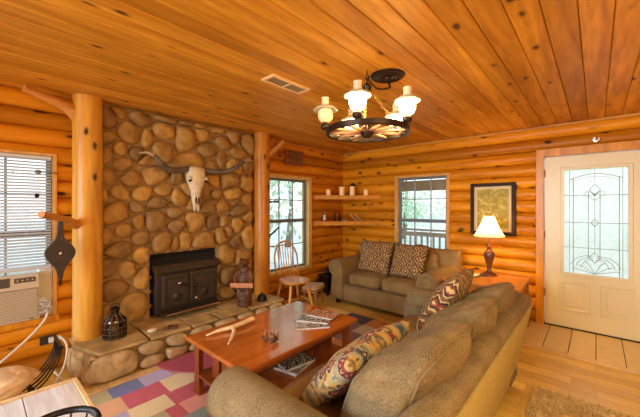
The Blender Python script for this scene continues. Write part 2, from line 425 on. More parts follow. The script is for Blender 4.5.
M['milk'] = glow('frilled_glass_shade', (1, .70, .36), .12, (.42, .36, .26))
M['chim'] = glow('glass_chimney', (1, .66, .34), .25, (.55, .42, .26))
def shade_mat():
    m, n, l, b = new_mat('lamp_shade_cloth')
    d = n.new('ShaderNodeBsdfDiffuse'); d.inputs[0].default_value = (.88, .80, .58, 1); t = n.new('ShaderNodeBsdfTranslucent'); t.inputs[0].default_value = (1.0, .86, .55, 1)
    x = n.new('ShaderNodeMixShader'); x.inputs[0].default_value = .6; l.new(d.outputs[0], x.inputs[1]); l.new(t.outputs[0], x.inputs[2])
    n.remove(b); l.new(x.outputs[0], n['Material Output'].inputs[0]); return m
M['shade'] = shade_mat()

# ------------------------------------------------------------------ the room shell
XW = -3.60; YW = 4.69
# ceiling: boards running along Y
mb = MB(); pw = .1375; x = 3.0*pw-.068-40*pw
ed = []
xx = .208-pw*30
while xx < 2.6:
    g = .0014
    x0, x1 = xx+g, xx+pw-g
    c = .0045
    vs = []
    for yy in (-3.2, YW+.1):
        vs += [(x0, yy, CEIL+.05), (x0, yy, CEIL+c), (x0+c, yy, CEIL), (x1-c, yy, CEIL), (x1, yy, CEIL+c), (x1, yy, CEIL+.05)]
    mb.add(vs, [(0, 1, 7, 6), (1, 2, 8, 7), (2, 3, 9, 8), (3, 4, 10, 9), (4, 5, 11, 10), (0, 6, 11, 5), (0, 5, 4, 3, 2, 1), (6, 7, 8, 9, 10, 11)])
    xx += pw
struct(mb.build('ceiling', M['ceil']), 'knotty pine tongue-and-groove board ceiling')
mb = MB(); mb.box(XW-.2, 2.6, -3.2, YW+.2, CEIL+.05, CEIL+.12); struct(mb.build('ceiling', M['soot']), 'dark backing above the ceiling boards')

# floor
def floor_mat():
    m, n, l, b = new_mat('laminate_floor'); b.inputs['Roughness'].default_value = .3
    co = coords(n, l)
    br = n.new('ShaderNodeTexBrick'); l.new(co, br.inputs[0]); br.inputs['Scale'].default_value = 1
    br.inputs['Brick Width'].default_value = .42; br.inputs['Row Height'].default_value = .125; br.inputs['Mortar Size'].default_value = .0012
    br.inputs['Color1'].default_value = (.56, .32, .06, 1); br.inputs['Color2'].default_value = (.82, .54, .12, 1); br.inputs['Mortar'].default_value = (.32, .17, .07, 1); br.offset = .37
    mp = n.new('ShaderNodeMapping'); mp.inputs['Scale'].default_value = (2.5, 22, 1); l.new(co, mp.inputs[0])
    no = n.new('ShaderNodeTexNoise'); no.inputs['Scale'].default_value = 2; no.inputs['Detail'].default_value = 5; no.inputs['Distortion'].default_value = .5; l.new(mp.outputs[0], no.inputs[0])
    r = ramp(n, [(.3, (.82, .78, .72)), (.65, (1.08, 1.08, 1.08))]); l.new(no.outputs[0], r.inputs[0])
    l.new(mix(n, l, 1, br.outputs[0], r.outputs[0], 'MULTIPLY'), b.inputs['Base Color']); return m
mb = MB(); mb.box(XW-.2, 2.6, -3.2, 3.82, -.08, 0); struct(mb.build('floor', floor_mat()), 'light wood laminate floor')
mb = MB()
def tile_mat():
    m, n, l, b = new_mat('entry_tile'); b.inputs['Roughness'].default_value = .28
    g = n.new('ShaderNodeNewGeometry'); co = coords(n, l, (5, 26, 1))
    no = n.new('ShaderNodeTexNoise'); no.inputs['Scale'].default_value = 2; no.inputs['Detail'].default_value = 4; l.new(co, no.inputs[0])
    r = ramp(n, [(.3, (.68, .48, .18)), (.7, (.84, .64, .28))]); l.new(no.outputs[0], r.inputs[0]); l.new(r.outputs[0], b.inputs['Base Color']); return m
tm = tile_mat()
xx = -.415-.2065*16
while xx < 2.5:
    for (ya, yb) in ((3.87, YW+.0),): mb.box(xx+.003, xx+.2035, ya, yb-.0, -.05, .004)
    xx += .2065
struct(mb.build('floor', tm, bevel=.002), 'pale entry tiles along the door wall')
mb = MB(); mb.box(XW-.2, 2.6, 3.82, YW+.2, -.08, -.004); struct(mb.build('floor', M['soot']), 'grout bed under the entry tiles')
mb = MB(); mb.box(XW, 2.6, 3.815, 3.872, -.01, .010); struct(mb.build('trim_1', M['oakedge'], bevel=.004), 'wood threshold strip between laminate and tile')

# log walls
def log_wall(name, wall, a0, a1, holes, mat, label):
    """wall 'far': along X at y=YW facing -Y; 'left': along Y at x=XW facing +X"""
    mb = MB()
    cuts = sorted(set([a0, a1]+[h[0] for h in holes]+[h[1] for h in holes]))
    def P(a, n_, z): return (a, YW+.02-n_, z) if wall == 'far' else (XW+n_-.02, a, z)
    k = 0; top = CEIL+.02
    ncourse = 17
    for i in range(len(cuts)-1):
        ca, cb = cuts[i], cuts[i+1]; mid = (ca+cb)/2
        hs = [(h[2], h[3]) for h in holes if h[0] <= mid <= h[1]]
        for c in range(ncourse):
            zt = CEIL-COURSE*c; zb = zt-COURSE; zm = (zt+zb)/2
            segs = [(zb, zt)]
            for h0, h1 in hs:
                ns = []
                for s0, s1 in segs:
                    if h1 <= s0 or h0 >= s1: ns.append((s0, s1))
                    else:
                        if h0 > s0: ns.append((s0, h0))
                        if h1 < s1: ns.append((h1, s1))
                segs = ns
            for s0, s1 in segs:
                if s1-s0 < .003: continue
                N = 10; rows = []
                for j in range(N+1):
                    t = -math.cos(PI*j/N) if (s0, s1) == (zb, zt) else -1+2*j/N
                    z = (s0+s1)/2+(s1-s0)/2*t
                    tt = (z-zm)/(COURSE/2)
                    d = .056*math.sqrt(max(0, 1-tt*tt*.985))
                    rows.append((z, d))
                M_ = max(1, int((cb-ca)/.3)); vs = []; fs = []
                for q in range(M_+1):
                    a = ca+(cb-ca)*q/M_
                    for z, d in rows: vs.append(P(a, d, z))
                for q in range(M_):
                    for j in range(N): fs.append((q*(N+1)+j, (q+1)*(N+1)+j, (q+1)*(N+1)+j+1, q*(N+1)+j+1))
                b = len(vs)
                # back closing
                for q in (0, M_):
                    vs.append(P(ca if q == 0 else cb, -.14, rows[0][0])); vs.append(P(ca if q == 0 else cb, -.14, rows[-1][0]))
                fs.append((b, b+2, b+3, b+1))
                fs.append(tuple([j for j in range(N+1)]+[b+1, b]))
                fs.append(tuple([M_*(N+1)+j for j in range(N+1)][::-1]+[b+2, b+3]))
                fs.append((0, b, b+2, M_*(N+1))); fs.append((N, M_*(N+1)+N, b+3, b+1))
                mb.add(vs, fs)
    o = mb.build(name, mat, smooth='auto'); return struct(o, label)
W1 = (-.42, .500, .46, 1.905)      # window by the air conditioner (along Y)
W2 = (2.79, 3.79, .41, 1.925)      # window behind the spindle-back chair
W3 = (-2.49, -1.605, .70, 1.935)   # window behind the loveseat (along X)
D1 = (-.56, .54, -.2, 2.14)        # entry door
log_wall('wall_left', 'left', -3.2, YW+.05, [W1, W2], M['log_left'], 'orange varnished half-log wall with the fireplace')
mb = MB(); mb.box(2.6, 2.75, -3.35, YW+.2, -.1, CEIL+.1); struct(mb.build('wall_right', M['log_left']), 'wood wall to the right of the front door, behind the camera side')
mb = MB(); mb.box(XW-.2, 2.75, -3.35, -3.2, -.1, CEIL+.1); struct(mb.build('wall_back', M['log_far']), 'wood wall behind the camera')
log_wall('wall_far', 'far', XW, 2.6, [W3, D1], M['log_far'], 'orange varnished half-log wall with the front door')

def WB(mb, wall, a0, a1, n0, n1, z0, z1):
    if wall == 'far': mb.box(a0, a1, YW-n1, YW-n0, z0, z1)
    else: mb.box(XW+n0, XW+n1, a0, a1, z0, z1)
mb = MB(); mb.box(XW, 2.6, YW-.055, YW, CEIL-.035, CEIL-.002); struct(mb.build('trim_2', M['mould'], bevel=.008), 'pine moulding along the top of the door wall')
mb = MB(); mb.box(XW, XW+.05, 2.75, YW-.05, CEIL-.035, CEIL-.002); struct(mb.build('trim_3', M['branch'], bevel=.008), 'pine moulding along the top of the left wall')

def window(name, wall, h, label, trim, casing, cols=3, rail_z=1.215, left_case=True, blind=False):
    a0, a1, z0, z1 = h
    root = sempty(name, label)
    t = casing
    mb = MB()
    for (b0, b1, c0, c1) in ((a0, a0+t, z0, z1), (a1-t, a1, z0, z1), (a0+t, a1-t, z1-t*.8, z1), (a0+t, a1-t, z0, z0+t*.7)):
        WB(mb, wall, b0, b1, -.13, .045, c0, c1)
    f = mb.build('window_casing', trim, root, bevel=.004)
    i0, i1, j0, j1 = a0+t, a1-t, z0+t*.7, z1-t*.8
    mb = MB(); s = .032
    WB(mb, wall, i0, i0+s, -.07, -.035, j0, j1); WB(mb, wall, i1-s, i1, -.07, -.035, j0, j1)
    WB(mb, wall, i0+s, i1-s, -.07, -.035, j1-s, j1); WB(mb, wall, i0+s, i1-s, -.07, -.035, j0, j0+s)
    WB(mb, wall, i0+.001, i1-.001, -.075, -.025, rail_z-.026, rail_z+.026)
    mb.build('window_sash', M['sash'], root, bevel=.003)
    mb = MB()
    for k in range(1, cols):
        a = i0+(i1-i0)*k/cols; WB(mb, wall, a-.008, a+.008, -.06, -.045, j0, j1)
    for z in ((rail_z+j1)/2, (rail_z+j0)/2): WB(mb, wall, i0, i1, -.06, -.045, z-.008, z+.008)
    mb.build('window_muntin', M['muntin'], root)
    mb = MB(); WB(mb, wall, i0, i1, -.055, -.051, j0, j1); mb.build('window_pane', M['glass'], root)
    return root, (i0, i1, j0, j1)
r1, in1 = window('window_1', 'left', W1, 'grey-sashed window above the air conditioner', M['trim_y'], .028, 3)
r2, in2 = window('window_2', 'left', W2, 'grey-sashed window behind the spindle-back chair', M['trim_yy'], .070, 3)
r3, in3 = window('window_3', 'far', W3, 'grey-sashed window above the loveseat looking on the porch', M['trim_y'], .045, 3)

# ------------------------------------------------------------------ front door
d = sempty('door_1', 'cream entry door with leaded glass')
mb = MB()
WB(mb, 'far', -.56, -.478, -.13, .052, 0, 2.14); WB(mb, 'far', .457, .54, -.13, .052, 0, 2.14); WB(mb, 'far', -.478, .457, -.13, .052, 2.045, 2.14)
mb.build('door_casing', M['trim_o'], d, bevel=.006)
dx0, dx1, dz0, dz1 = -.469, .445, .018, 2.035
gx0, gx1, gz0, gz1 = -.29, .266, .66, 1.875
mb = MB()
WB(mb, 'far', dx0, gx0, -.03, .012, dz0, dz1); WB(mb, 'far', gx1, dx1, -.03, .012, dz0, dz1)
WB(mb, 'far', gx0, gx1, -.03, .012, gz1, dz1); WB(mb, 'far', gx0, gx1, -.03, .012, dz0, gz0)
mb.build('door_slab', M['door'], d)
mb = MB(); WB(mb, 'far', dx0-.01, dx1+.01, -.12, .02, -.0, .016); mb.build('door_threshold', M['soot'], d)
mb = MB()
t = .030
for (b0, b1, c0, c1) in ((gx0-t, gx0+.004, gz0-t, gz1+t), (gx1-.004, gx1+t, gz0-t, gz1+t), (gx0+.004, gx1-.004, gz1-.004, gz1+t), (gx0+.004, gx1-.004, gz0-t, gz0+.004)):
    WB(mb, 'far', b0, b1, .010, .026, c0, c1)
mb.build('glass_moulding', M['door'], d, bevel=.006)
for (b0, b1) in ((-.325, -.055), (.035, .305)):
    mb = MB(); z0, z1 = .215, .555; q = .022
    for (e0, e1, c0, c1) in ((b0, b0+q, z0, z1), (b1-q, b1, z0, z1), (b0+q, b1-q, z1-q, z1), (b0+q, b1-q, z0, z0+q)):
        WB(mb, 'far', e0, e1, .010, .024, c0, c1)
    WB(mb, 'far', b0+.05, b1-.05, .010, .022, z0+.05, z1-.05)
    mb.build('raised_panel', M['door'], d, bevel=.008)
mb = MB(); WB(mb, 'far', gx0, gx1, -.012, -.006, gz0, gz1); gp = mb.build('door_glass', M['frost'], d)
# lead cames
def came(mb, pts, r=.0032, wide=1):
    mb.tube([(gx0+(gx1-gx0)*a, YW+.004, gz0+(gz1-gz0)*b_) for a, b_ in pts], r*wide, 5)
mb = MB()
for a in (.16, .86): came(mb, [(a, 0), (a, .92)], wide=1.1)
for a in (.10, .91): came(mb, [(a, 0), (a, 1)], .0022)
for a in (.40, .58): came(mb, [(a, .16), (a, .78)], .003)
came(mb, [(.5, .18), (.5, .78)], .002)
came(mb, [(.5, .88), (.5, 1)], .002)
for z in (.25, .49, .75): came(mb, [(0, z), (1, z)], .0028)
arc = [(.10+.81*k/16, .90+.05*math.sin(PI*k/16)) for k in range(17)]; came(mb, arc, .004)
came(mb, [(a, b_-.025) for a, b_ in arc], .002)
dia = lambda cx, cz, w_, h_: [(cx, cz-h_), (cx+w_, cz), (cx, cz+h_), (cx-w_, cz), (cx, cz-h_)]
came(mb, dia(.5, .49, .06, .035), .004); came(mb, dia(.5, .80, .09, .05), .004); came(mb, dia(.5, .165, .09, .05), .004)
for s_ in (-1, 1):
    came(mb, [(.5, .74), (.5+s_*.06, .78), (.5+s_*.13, .785), (.5+s_*.17, .745), (.5+s_*.10, .74), (.5, .70)], .003)
    for q in range(3):
        sc_ = 1-.22*q
        came(mb, [(.5+s_*.38*sc_*math.sin(R(a)), .02+.14*math.cos(R(a-20))*(1-.12*q)*(.5+.5*math.cos(R(a*.9)))+.02) for a in range(5, 95, 10)], .003)
        came(mb, [(.5, .01), (.5+s_*(.09+.11*q), .10-.025*q), (.5+s_*(.15+.11*q), .12-.035*q)], .003)
mb.build('lead_came', M['lead'], d, smooth=True)
for z in (.35, 1.05, 1.8):
    mb = MB(); mb.cyl((-.473, YW-.024, z), (-.473, YW-.024, z+.09), .008, n=8); mb.build('door_hinge', M['brass'], d, smooth='auto')
mb = MB(); mb.ell((.40, YW-.06, 1.0), (.028, .028, .028)); mb.cyl((.40, YW-.06, 1), (.40, YW-.01, 1), .012); mb.build('door_handle', M['brass'], d, smooth=True)

# small bracket over the door
t = thing('round_hook', 'small pale round hook on the log above the front door', 'hook', (.0, YW-.03, 2.195))
mb = MB(); mb.lathe([(.0, -.004), (.034, -.004), (.038, .006), (.03, .014), (0, .016)], n=20, M=Matrix.Rotation(R(90), 4, 'X')); mb.build('plate', M['chrome'], t, smooth='auto')
mb = MB(); mb.tube(spline([(0, -.012, .0), (0, -.035, -.012), (.012, -.04, .01), (.0, -.03, .024)], 5), .006, 7); mb.build('hook_arm', M['brass'], t, smooth=True)

# ------------------------------------------------------------------ outside
mb = MB(); mb.box(-60, 40, -40, 60, -.65, -.6); struct(mb.build('ground', M['ground']), 'pale bright ground outside')
mb = MB(); mb.box(-5, 3.5, YW+.18, 6.7, -.25, -.12); struct(mb.build('porch_floor', M['deck']), 'porch deck beyond the door wall')
mb = MB(); 
mb.box(-5, -1.0, 6.45, 6.6, 1.78, 2.0)
mb.box(-5, -1.0, YW+.2, 6.44, 2.21, 2.22)
for k in range(9): mb.box(-4.9+k*.48, -4.82+k*.48, YW+.18, 6.6, 2.22, 2.34)
mb.box(-5, -1.0, YW+.18, 7.0, 2.34, 2.38)
struct(mb.build('porch_roof', M['porchw']), 'open rafter porch roof')
rl = thing('porch_railing', 'weathered wood porch railing seen through the window above the loveseat', 'railing', (-2.4, 6.5, -.12))
mb = MB(); mb.box(-3, 3.2, -.05, .05, 1.03, 1.07); mb.box(-3, 3.2, -.02, .02, .93, 1.0); mb.box(-3, 3.2, -.02, .02, .12, .19); mb.build('rail', M['rail'], rl)
for k in range(44):
    mb = MB(); x = -2.9+k*.13; mb.box(x-.018, x+.018, -.018, .018, .15, .96); mb.build('baluster', M['rail'], rl)
for x in (-2.6, .45, 3.0):
    p = MB(); p.box(-.06, .06, -.06, .06, 0, 2.14); o = p.build('porch_post', M['porchw'], loc=(-2.4+x, 6.53, -.12), bevel=.006)
    tag(o, {-2.6: 'square porch post furthest left beyond the railing', .45: 'square porch post seen through the window above the loveseat', 3.0: 'square porch post outside the front door'}[x], 'post', 'porch posts')

def tree(loc, h, r, label, seed, n=2600, lo=.42, hi=1.0):
    rnd = random.Random(seed)
    t = thing('leafy_tree', label, 'tree', loc, 0, 'trees outside the windows')
    mb = MB(); pts = [(0, 0, 0), (.1*rnd.uniform(-1, 1), .1, h*.3), (.3*rnd.uniform(-1, 1), .2*rnd.uniform(-1, 1), h*.62), (0, 0, h*.95)]
    mb.tube(spline(pts, 4), [.16-.14*i/12 for i in range(13)], 8)
    for k in range(7):
        a = rnd.uniform(0, 6.28); z = h*rnd.uniform(.3, .8); L = r*.8
        mb.tube([(0, 0, z), (L*.5*math.cos(a), L*.5*math.sin(a), z+.3), (L*math.cos(a), L*math.sin(a), z+.9)], [.06, .04, .015], 6)
    mb.build('trunk', M['bark'], t, smooth=True)
    mb = MB()
    cl = [Vector((rnd.gauss(0, r*.5), rnd.gauss(0, r*.5), h*rnd.uniform(lo, hi))) for _ in range(26)]
    for k in range(n):
        c = rnd.choice(cl)+Vector((rnd.gauss(0, .38), rnd.gauss(0, .38), rnd.gauss(0, .32)))
        s_ = rnd.uniform(.05, .11); E = Euler((rnd.uniform(0, 6), rnd.uniform(0, 6), rnd.uniform(0, 6))).to_matrix()
        mb.add([c+E @ Vector(p) for p in ((-s_, 0, 0), (0, -s_*.5, .02), (s_, 0, 0), (0, s_*.5, .02))], [(0, 1, 2, 3)])
    mb.build('foliage', M['leaf'], t, weld=False)
tree((-8.5, 6.5, -.6), 5.2, 1.5, 'leafy tree seen in the left half of the window behind the spindle-back chair', 1)
tree((-11.5, 10.5, -.6), 6.0, 1.7, 'leafy tree seen in the right half of the window behind the spindle-back chair', 2)
tree((-6.2, 3.9, -.6), 2.9, 1.0, 'low tree close outside the window behind the spindle-back chair', 3, 900)
tree((-13, 4.0, -.6), 6.0, 1.8, 'tree dimly seen behind the blinds, towards the log post', 4)
tree((-12.5, -2.2, -.6), 5.5, 1.7, 'tree dimly seen behind the blinds, above the air conditioner', 5)
tree((-9.0, 18.0, -.6), 5.2, 2.0, 'pale green tree beyond the porch railing, left in its window', 6, lo=.24, hi=.6)
tree((-4.2, 17, -.6), 5.0, 1.9, 'pale green tree beyond the porch railing, right in its window', 7, lo=.28, hi=.62)

# ------------------------------------------------------------------ stone fireplace
def clip(poly, nx, ny, c):
    out = []
    for i in range(len(poly)):
        p, q = poly[i], poly[(i+1) % len(poly)]
        dp = nx*p[0]+ny*p[1]-c; dq = nx*q[0]+ny*q[1]-c
        if dp <= 0: out.append(p)
        if (dp < 0) != (dq < 0) and dp != dq:
            t_ = dp/(dp-dq); out.append((p[0]+(q[0]-p[0])*t_, p[1]+(q[1]-p[1])*t_))
    return out
def chaikin(poly, it=2, a=.25):
    for _ in range(it):
        o = []
        for i in range(len(poly)):
            p, q = poly[i], poly[(i+1) % len(poly)]
            o.append((p[0]*(1-a)+q[0]*a, p[1]*(1-a)+q[1]*a)); o.append((p[0]*a+q[0]*(1-a), p[1]*a+q[1]*(1-a)))
        poly = o
    return poly
def stones(cs, bounds, avoid, gap, depth, P, seed=3):
    """cs: (a, z, ra, rz) stone centres and half sizes; P(a, z, n) -> world"""
    rnd = random.Random(seed); mb = MB()
    for i, (a, z, ra, rz) in enumerate(cs):
        poly = [(a-ra*2, z-rz*2), (a+ra*2, z-rz*2), (a+ra*2, z+rz*2), (a-ra*2, z+rz*2)]
        b0, b1, c0, c1 = bounds
        for (nx, ny, c) in ((-1, 0, -b0), (1, 0, b1), (0, -1, -c0), (0, 1, c1)): poly = clip(poly, nx, ny, c)
        for (e0, e1, f0, f1) in avoid:
            if a < e0 and f0-.02 < z < f1+.02: poly = clip(poly, 1, 0, e0)
            elif a > e1 and f0-.02 < z < f1+.02: poly = clip(poly, -1, 0, -e1)
            elif z > f1 and e0-.02 < a < e1+.02: poly = clip(poly, 0, -1, -f1)
        for j, (a2, z2, ra2, rz2) in enumerate(cs):
            if i == j or abs(a2-a) > .6 or abs(z2-z) > .6: continue
            dx, dz = a2-a, z2-z; D = math.hypot(dx, dz)
            if D < 1e-6: continue
            ux, uz = dx/D, dz/D
            s1 = math.hypot(ra*ux, rz*uz); s2 = math.hypot(ra2*ux, rz2*uz)
            m_ = D*s1/(s1+s2)
            poly = clip(poly, ux, uz, ux*a+uz*z+m_)
            if len(poly) < 3: break
        if len(poly) < 3: continue
        cx = sum(p[0] for p in poly)/len(poly); cz = sum(p[1] for p in poly)/len(poly)
        poly = [(cx+(p[0]-cx)*max(.4, 1-gap/max(.02, math.hypot(p[0]-cx, p[1]-cz))), cz+(p[1]-cz)*max(.4, 1-gap/max(.02, math.hypot(p[0]-cx, p[1]-cz)))) for p in poly]
        # drop tiny edges then round
        q = []
        for p in poly:
            if not q or math.hypot(p[0]-q[-1][0], p[1]-q[-1][1]) > .012: q.append(p)
        poly = chaikin(q, 3, .27)
        if len(poly) < 6: continue
        size = min(1, math.sqrt(ra*rz)/.10)
        n = len(poly); vs = []; fs = []; tx, tz = rnd.uniform(-.16, .16), rnd.uniform(-.16, .16)
        prof = [(1.0, -.12), (1.0, .12), (.965, .42), (.88, .70), (.72, .88), (.45, .97), (.2, 1.0)]
        dd = depth*(.75+.5*rnd.random())*(.6+.4*size)
        for k, (s_, h_) in enumerate(prof):
            for p in poly:
                pa = cx+(p[0]-cx)*s_; pz = cz+(p[1]-cz)*s_
                nz = mnoise.noise(Vector((pa*9, pz*9, i*3.1)))*.012*min(1, max(0, h_)*1.5)
                vs.append(P(pa, pz, h_*dd+nz+((pa-cx)*tx+(pz-cz)*tz)*max(0, h_)))
        vs.append(P(cx, cz, dd+mnoise.noise(Vector((cx*9, cz*9, i*3.1)))*.012)); top = len(vs)-1
        for k in range(len(prof)-1):
            for q_ in range(n): fs.append((k*n+q_, k*n+(q_+1) % n, (k+1)*n+(q_+1) % n, (k+1)*n+q_))
        b = (len(prof)-1)*n
        for q_ in range(n): fs.append((b+q_, b+(q_+1) % n, top))
        mb.add(vs, fs)
    return mb
FY, FX = R(41.7), 310.0
def on_left(px, py, X=-3.47):   # where a sight line meets the stone face
    u = (px-320)/FX; dx = -math.sin(FY)+u*math.cos(FY); dy = math.cos(FY)+u*math.sin(FY)
    d_ = X/dx; return d_*dy, 1.447+(206-py)/FX*d_, d_
raw = []
for (ox, oy, s_, L) in (
  (100, 95, 4.17, [(40,100,70,85),(88,75,48,52),(170,98,92,72),(125,155,92,95),(40,175,60,60),(270,103,90,16),(265,155,90,66),(200,180,50,82),(255,215,72,68),(85,220,58,62),(28,250,52,65),(155,235,62,46),(95,290,70,56),(205,278,62,48),(210,325,95,68),(140,345,88,60),(30,335,62,58)]),
  (175, 110, 3.976, [(45,105,75,95),(45,55,52,20),(103,100,50,52),(170,78,50,16),(130,162,76,56),(75,200,86,50),(142,215,40,40),(195,135,56,46),(187,190,40,60),(235,110,46,62),(283,125,46,66),(252,165,62,46),(240,225,62,50),(290,225,36,46),(220,280,76,52),(160,285,42,42),(285,292,52,56),(235,340,72,56),(165,335,42,40),(120,320,46,56),(280,350,30,32),(195,385,56,46),(140,385,50,60),(255,400,62,44),(15,270,40,46),(15,345,50,66),(150,50,50,18),(100,62,38,20),(55,310,60,60),(60,265,50,50)]),
  (100, 190, 4.17, [(80,15,82,52),(22,30,40,60),(180,20,82,52),(262,5,62,36),(70,100,112,106),(155,75,62,46),(240,55,92,46),(318,30,50,60),(310,95,60,46),(160,130,52,62),(235,130,90,90),(100,165,76,76),(35,190,46,72),(175,205,92,56),(270,215,116,76),(90,250,106,72),(175,275,82,76),(45,335,62,82),(115,335,76,86),(190,370,76,104)]),
  (170, 200, 4.165, [(105,15,40,40),(170,22,62,60),(225,25,60,52),(275,8,42,30),(25,110,72,50),(110,100,76,72),(180,90,56,72),(230,85,42,52),(285,45,48,48),(285,105,52,62),(322,150,42,92),(245,130,36,52),(210,150,56,60),(150,168,92,66),(65,172,46,72),(18,180,46,50),(230,235,82,80),(278,175,40,50),(302,240,52,60),(230,315,82,80),(225,390,72,62),(300,330,60,90),(320,80,30,40)]),
  (80, 260, 3.34, [(115,100,80,82),(190,160,118,112),(95,180,50,60),(100,40,40,60)]),
):
    for (x, y, w_, h_) in L:
        px, py = ox+x/s_, oy+y/s_
        a, z, d_ = on_left(px, py)
        a1, _, _ = on_left(px+w_/s_/2, py)
        raw.append((a, z, max(.02, (a1-a)), max(.018, h_/s_/2/FX*d_)))
cs = []
for c in raw:   # drop duplicates picked twice where crops overlap
    if all(math.hypot(c[0]-e[0], c[1]-e[1]) > .055 for e in cs): cs.append(c)
fp = thing('stone_fireplace', 'river stone fireplace wall rising from hearth to ceiling between two log posts', 'fireplace', (-3.5, 1.67, 0))
OPN = (1.24, 2.02, .26, .935)
off = Vector((-3.5, 1.67, 0))
mb = stones(cs, (.80, 2.56, .27, 2.42), [OPN], .007, .068, lambda a, z, n_: Vector((-3.51+n_, a, z))-off)
mb.build('stone_facing', M['stone'], fp, smooth=True)
mb = MB()
for (a0, a1, z0, z1) in ((.81, OPN[0], .264, 2.425), (OPN[1], 2.53, .264, 2.425), (OPN[0], OPN[1], OPN[3], 2.425)):
    mb.box(-.075, -.006, a0-1.67, a1-1.67, z0, z1)
mb.build('mortar_bed', M['mortar'], fp)
mb = MB(); mb.box(-.072, -.066, OPN[0]-1.67, OPN[1]-1.67, .26, OPN[3]); mb.build('firebox_back', M['soot'], fp)

# raised hearth
he = thing('raised_hearth', 'raised hearth with flat flagstone top and rounded stone front', 'hearth', (-3.25, 1.65, 0))
off = Vector((-3.25, 1.65, 0))
HX = -3.0; HY0, HY1 = .56, 2.66
def hp(u_, z, n_):   # unrolled front: the left end wraps round, then the long front, then the right end
    if u_ < 0:
        a = min(1, -u_/.42); return Vector((HX+.02-.40*a+n_*(-.35), HY0+.10-.10*a-n_*.9, z))-off
    return Vector((HX+n_, HY0+.05+u_, z))-off
mb = MB(); mb.box(-.33, .225, HY0+.04-1.65, HY1-1.65, 0, .235); mb.build('hearth_core', M['mortar'], he, bevel=.02)
def hfront(P):
    a, z, d_ = on_left(P[0], P[1], -2.97); a1, _, _ = on_left(P[0]+P[2]/2, P[1], -2.97)
    return (a-HY0-.05, max(.03, min(.21, z)), max(.05, a1-a), max(.03, P[3]/2/FX*d_))
hs = [(-.28, .12, .10, .10), (-.25, .21, .07, .03), (-.08, .10, .08, .09), (-.06, .20, .06, .035)]
for (u_, z_, ru, rz_) in ((.17, .095, .17, .10), (.47, .165, .10, .055), (.47, .06, .10, .055), (.70, .17, .10, .055), (.68, .06, .09, .05), (.93, .165, .12, .06), (.95, .055, .12, .05), (1.22, .13, .13, .10), (1.20, .03, .12, .03), (1.47, .17, .10, .05), (1.47, .07, .11, .055), (1.70, .12, .10, .10), (1.95, .165, .12, .055), (1.93, .06, .12, .05), (2.17, .12, .09, .09)):
    hs.append((u_, z_, ru, rz_))
mb = stones(hs, (-.42, 2.05, .0, .235), [], .008, .055, hp, 9); mb.build('hearth_stones', M['hstone'], he, smooth=True)
mb = MB()
def slab(mb, x0, x1, y0, y1, z0=.232, z1=.262, j=.012, cut=0):
    rnd = random.Random(int(y0*100)+3)
    P_ = [(x0, y0), ((x0+x1)/2, y0+rnd.uniform(-j, j)), (x1, y0+cut), (x1+rnd.uniform(-j, j), (y0+y1)/2), (x1, y1), ((x0+x1)/2, y1+rnd.uniform(-j, j)), (x0, y1)]
    n = len(P_); vs = [Vector((p[0], p[1], z0))-off for p in P_]+[Vector((p[0], p[1], z1))-off for p in P_]
    mb.add(vs, [tuple(range(n))[::-1], tuple(range(n, 2*n))]+[(i, (i+1) % n, (i+1) % n+n, i+n) for i in range(n)])
slab(mb, -3.58, -2.98, HY0+.02, 1.05, cut=.10); slab(mb, -3.50, -2.98, 1.07, 1.44); slab(mb, -3.50, -3.22, 1.46, 1.90)
slab(mb, -3.20, -2.98, 1.46, 1.74); slab(mb, -3.20, -2.98, 1.76, 2.12); slab(mb, -3.50, -3.22, 1.92, 2.30); slab(mb, -3.20, -2.98, 2.14, 2.46); slab(mb, -3.55, -3.22, 2.32, 2.66); slab(mb, -3.20, -2.98, 2.48, 2.66)
mb.build('hearth_flagstones', M['slab'], he, bevel=.010)
mb = MB(); mb.box(-2.955, -2.885, .45, 3.05, 0, .014); mb.box(-2.885, -2.845, .45, 3.05, 0, .008); struct(mb.build('trim_4', M['oakedge'], bevel=.004), 'pale wood strip along the foot of the hearth')

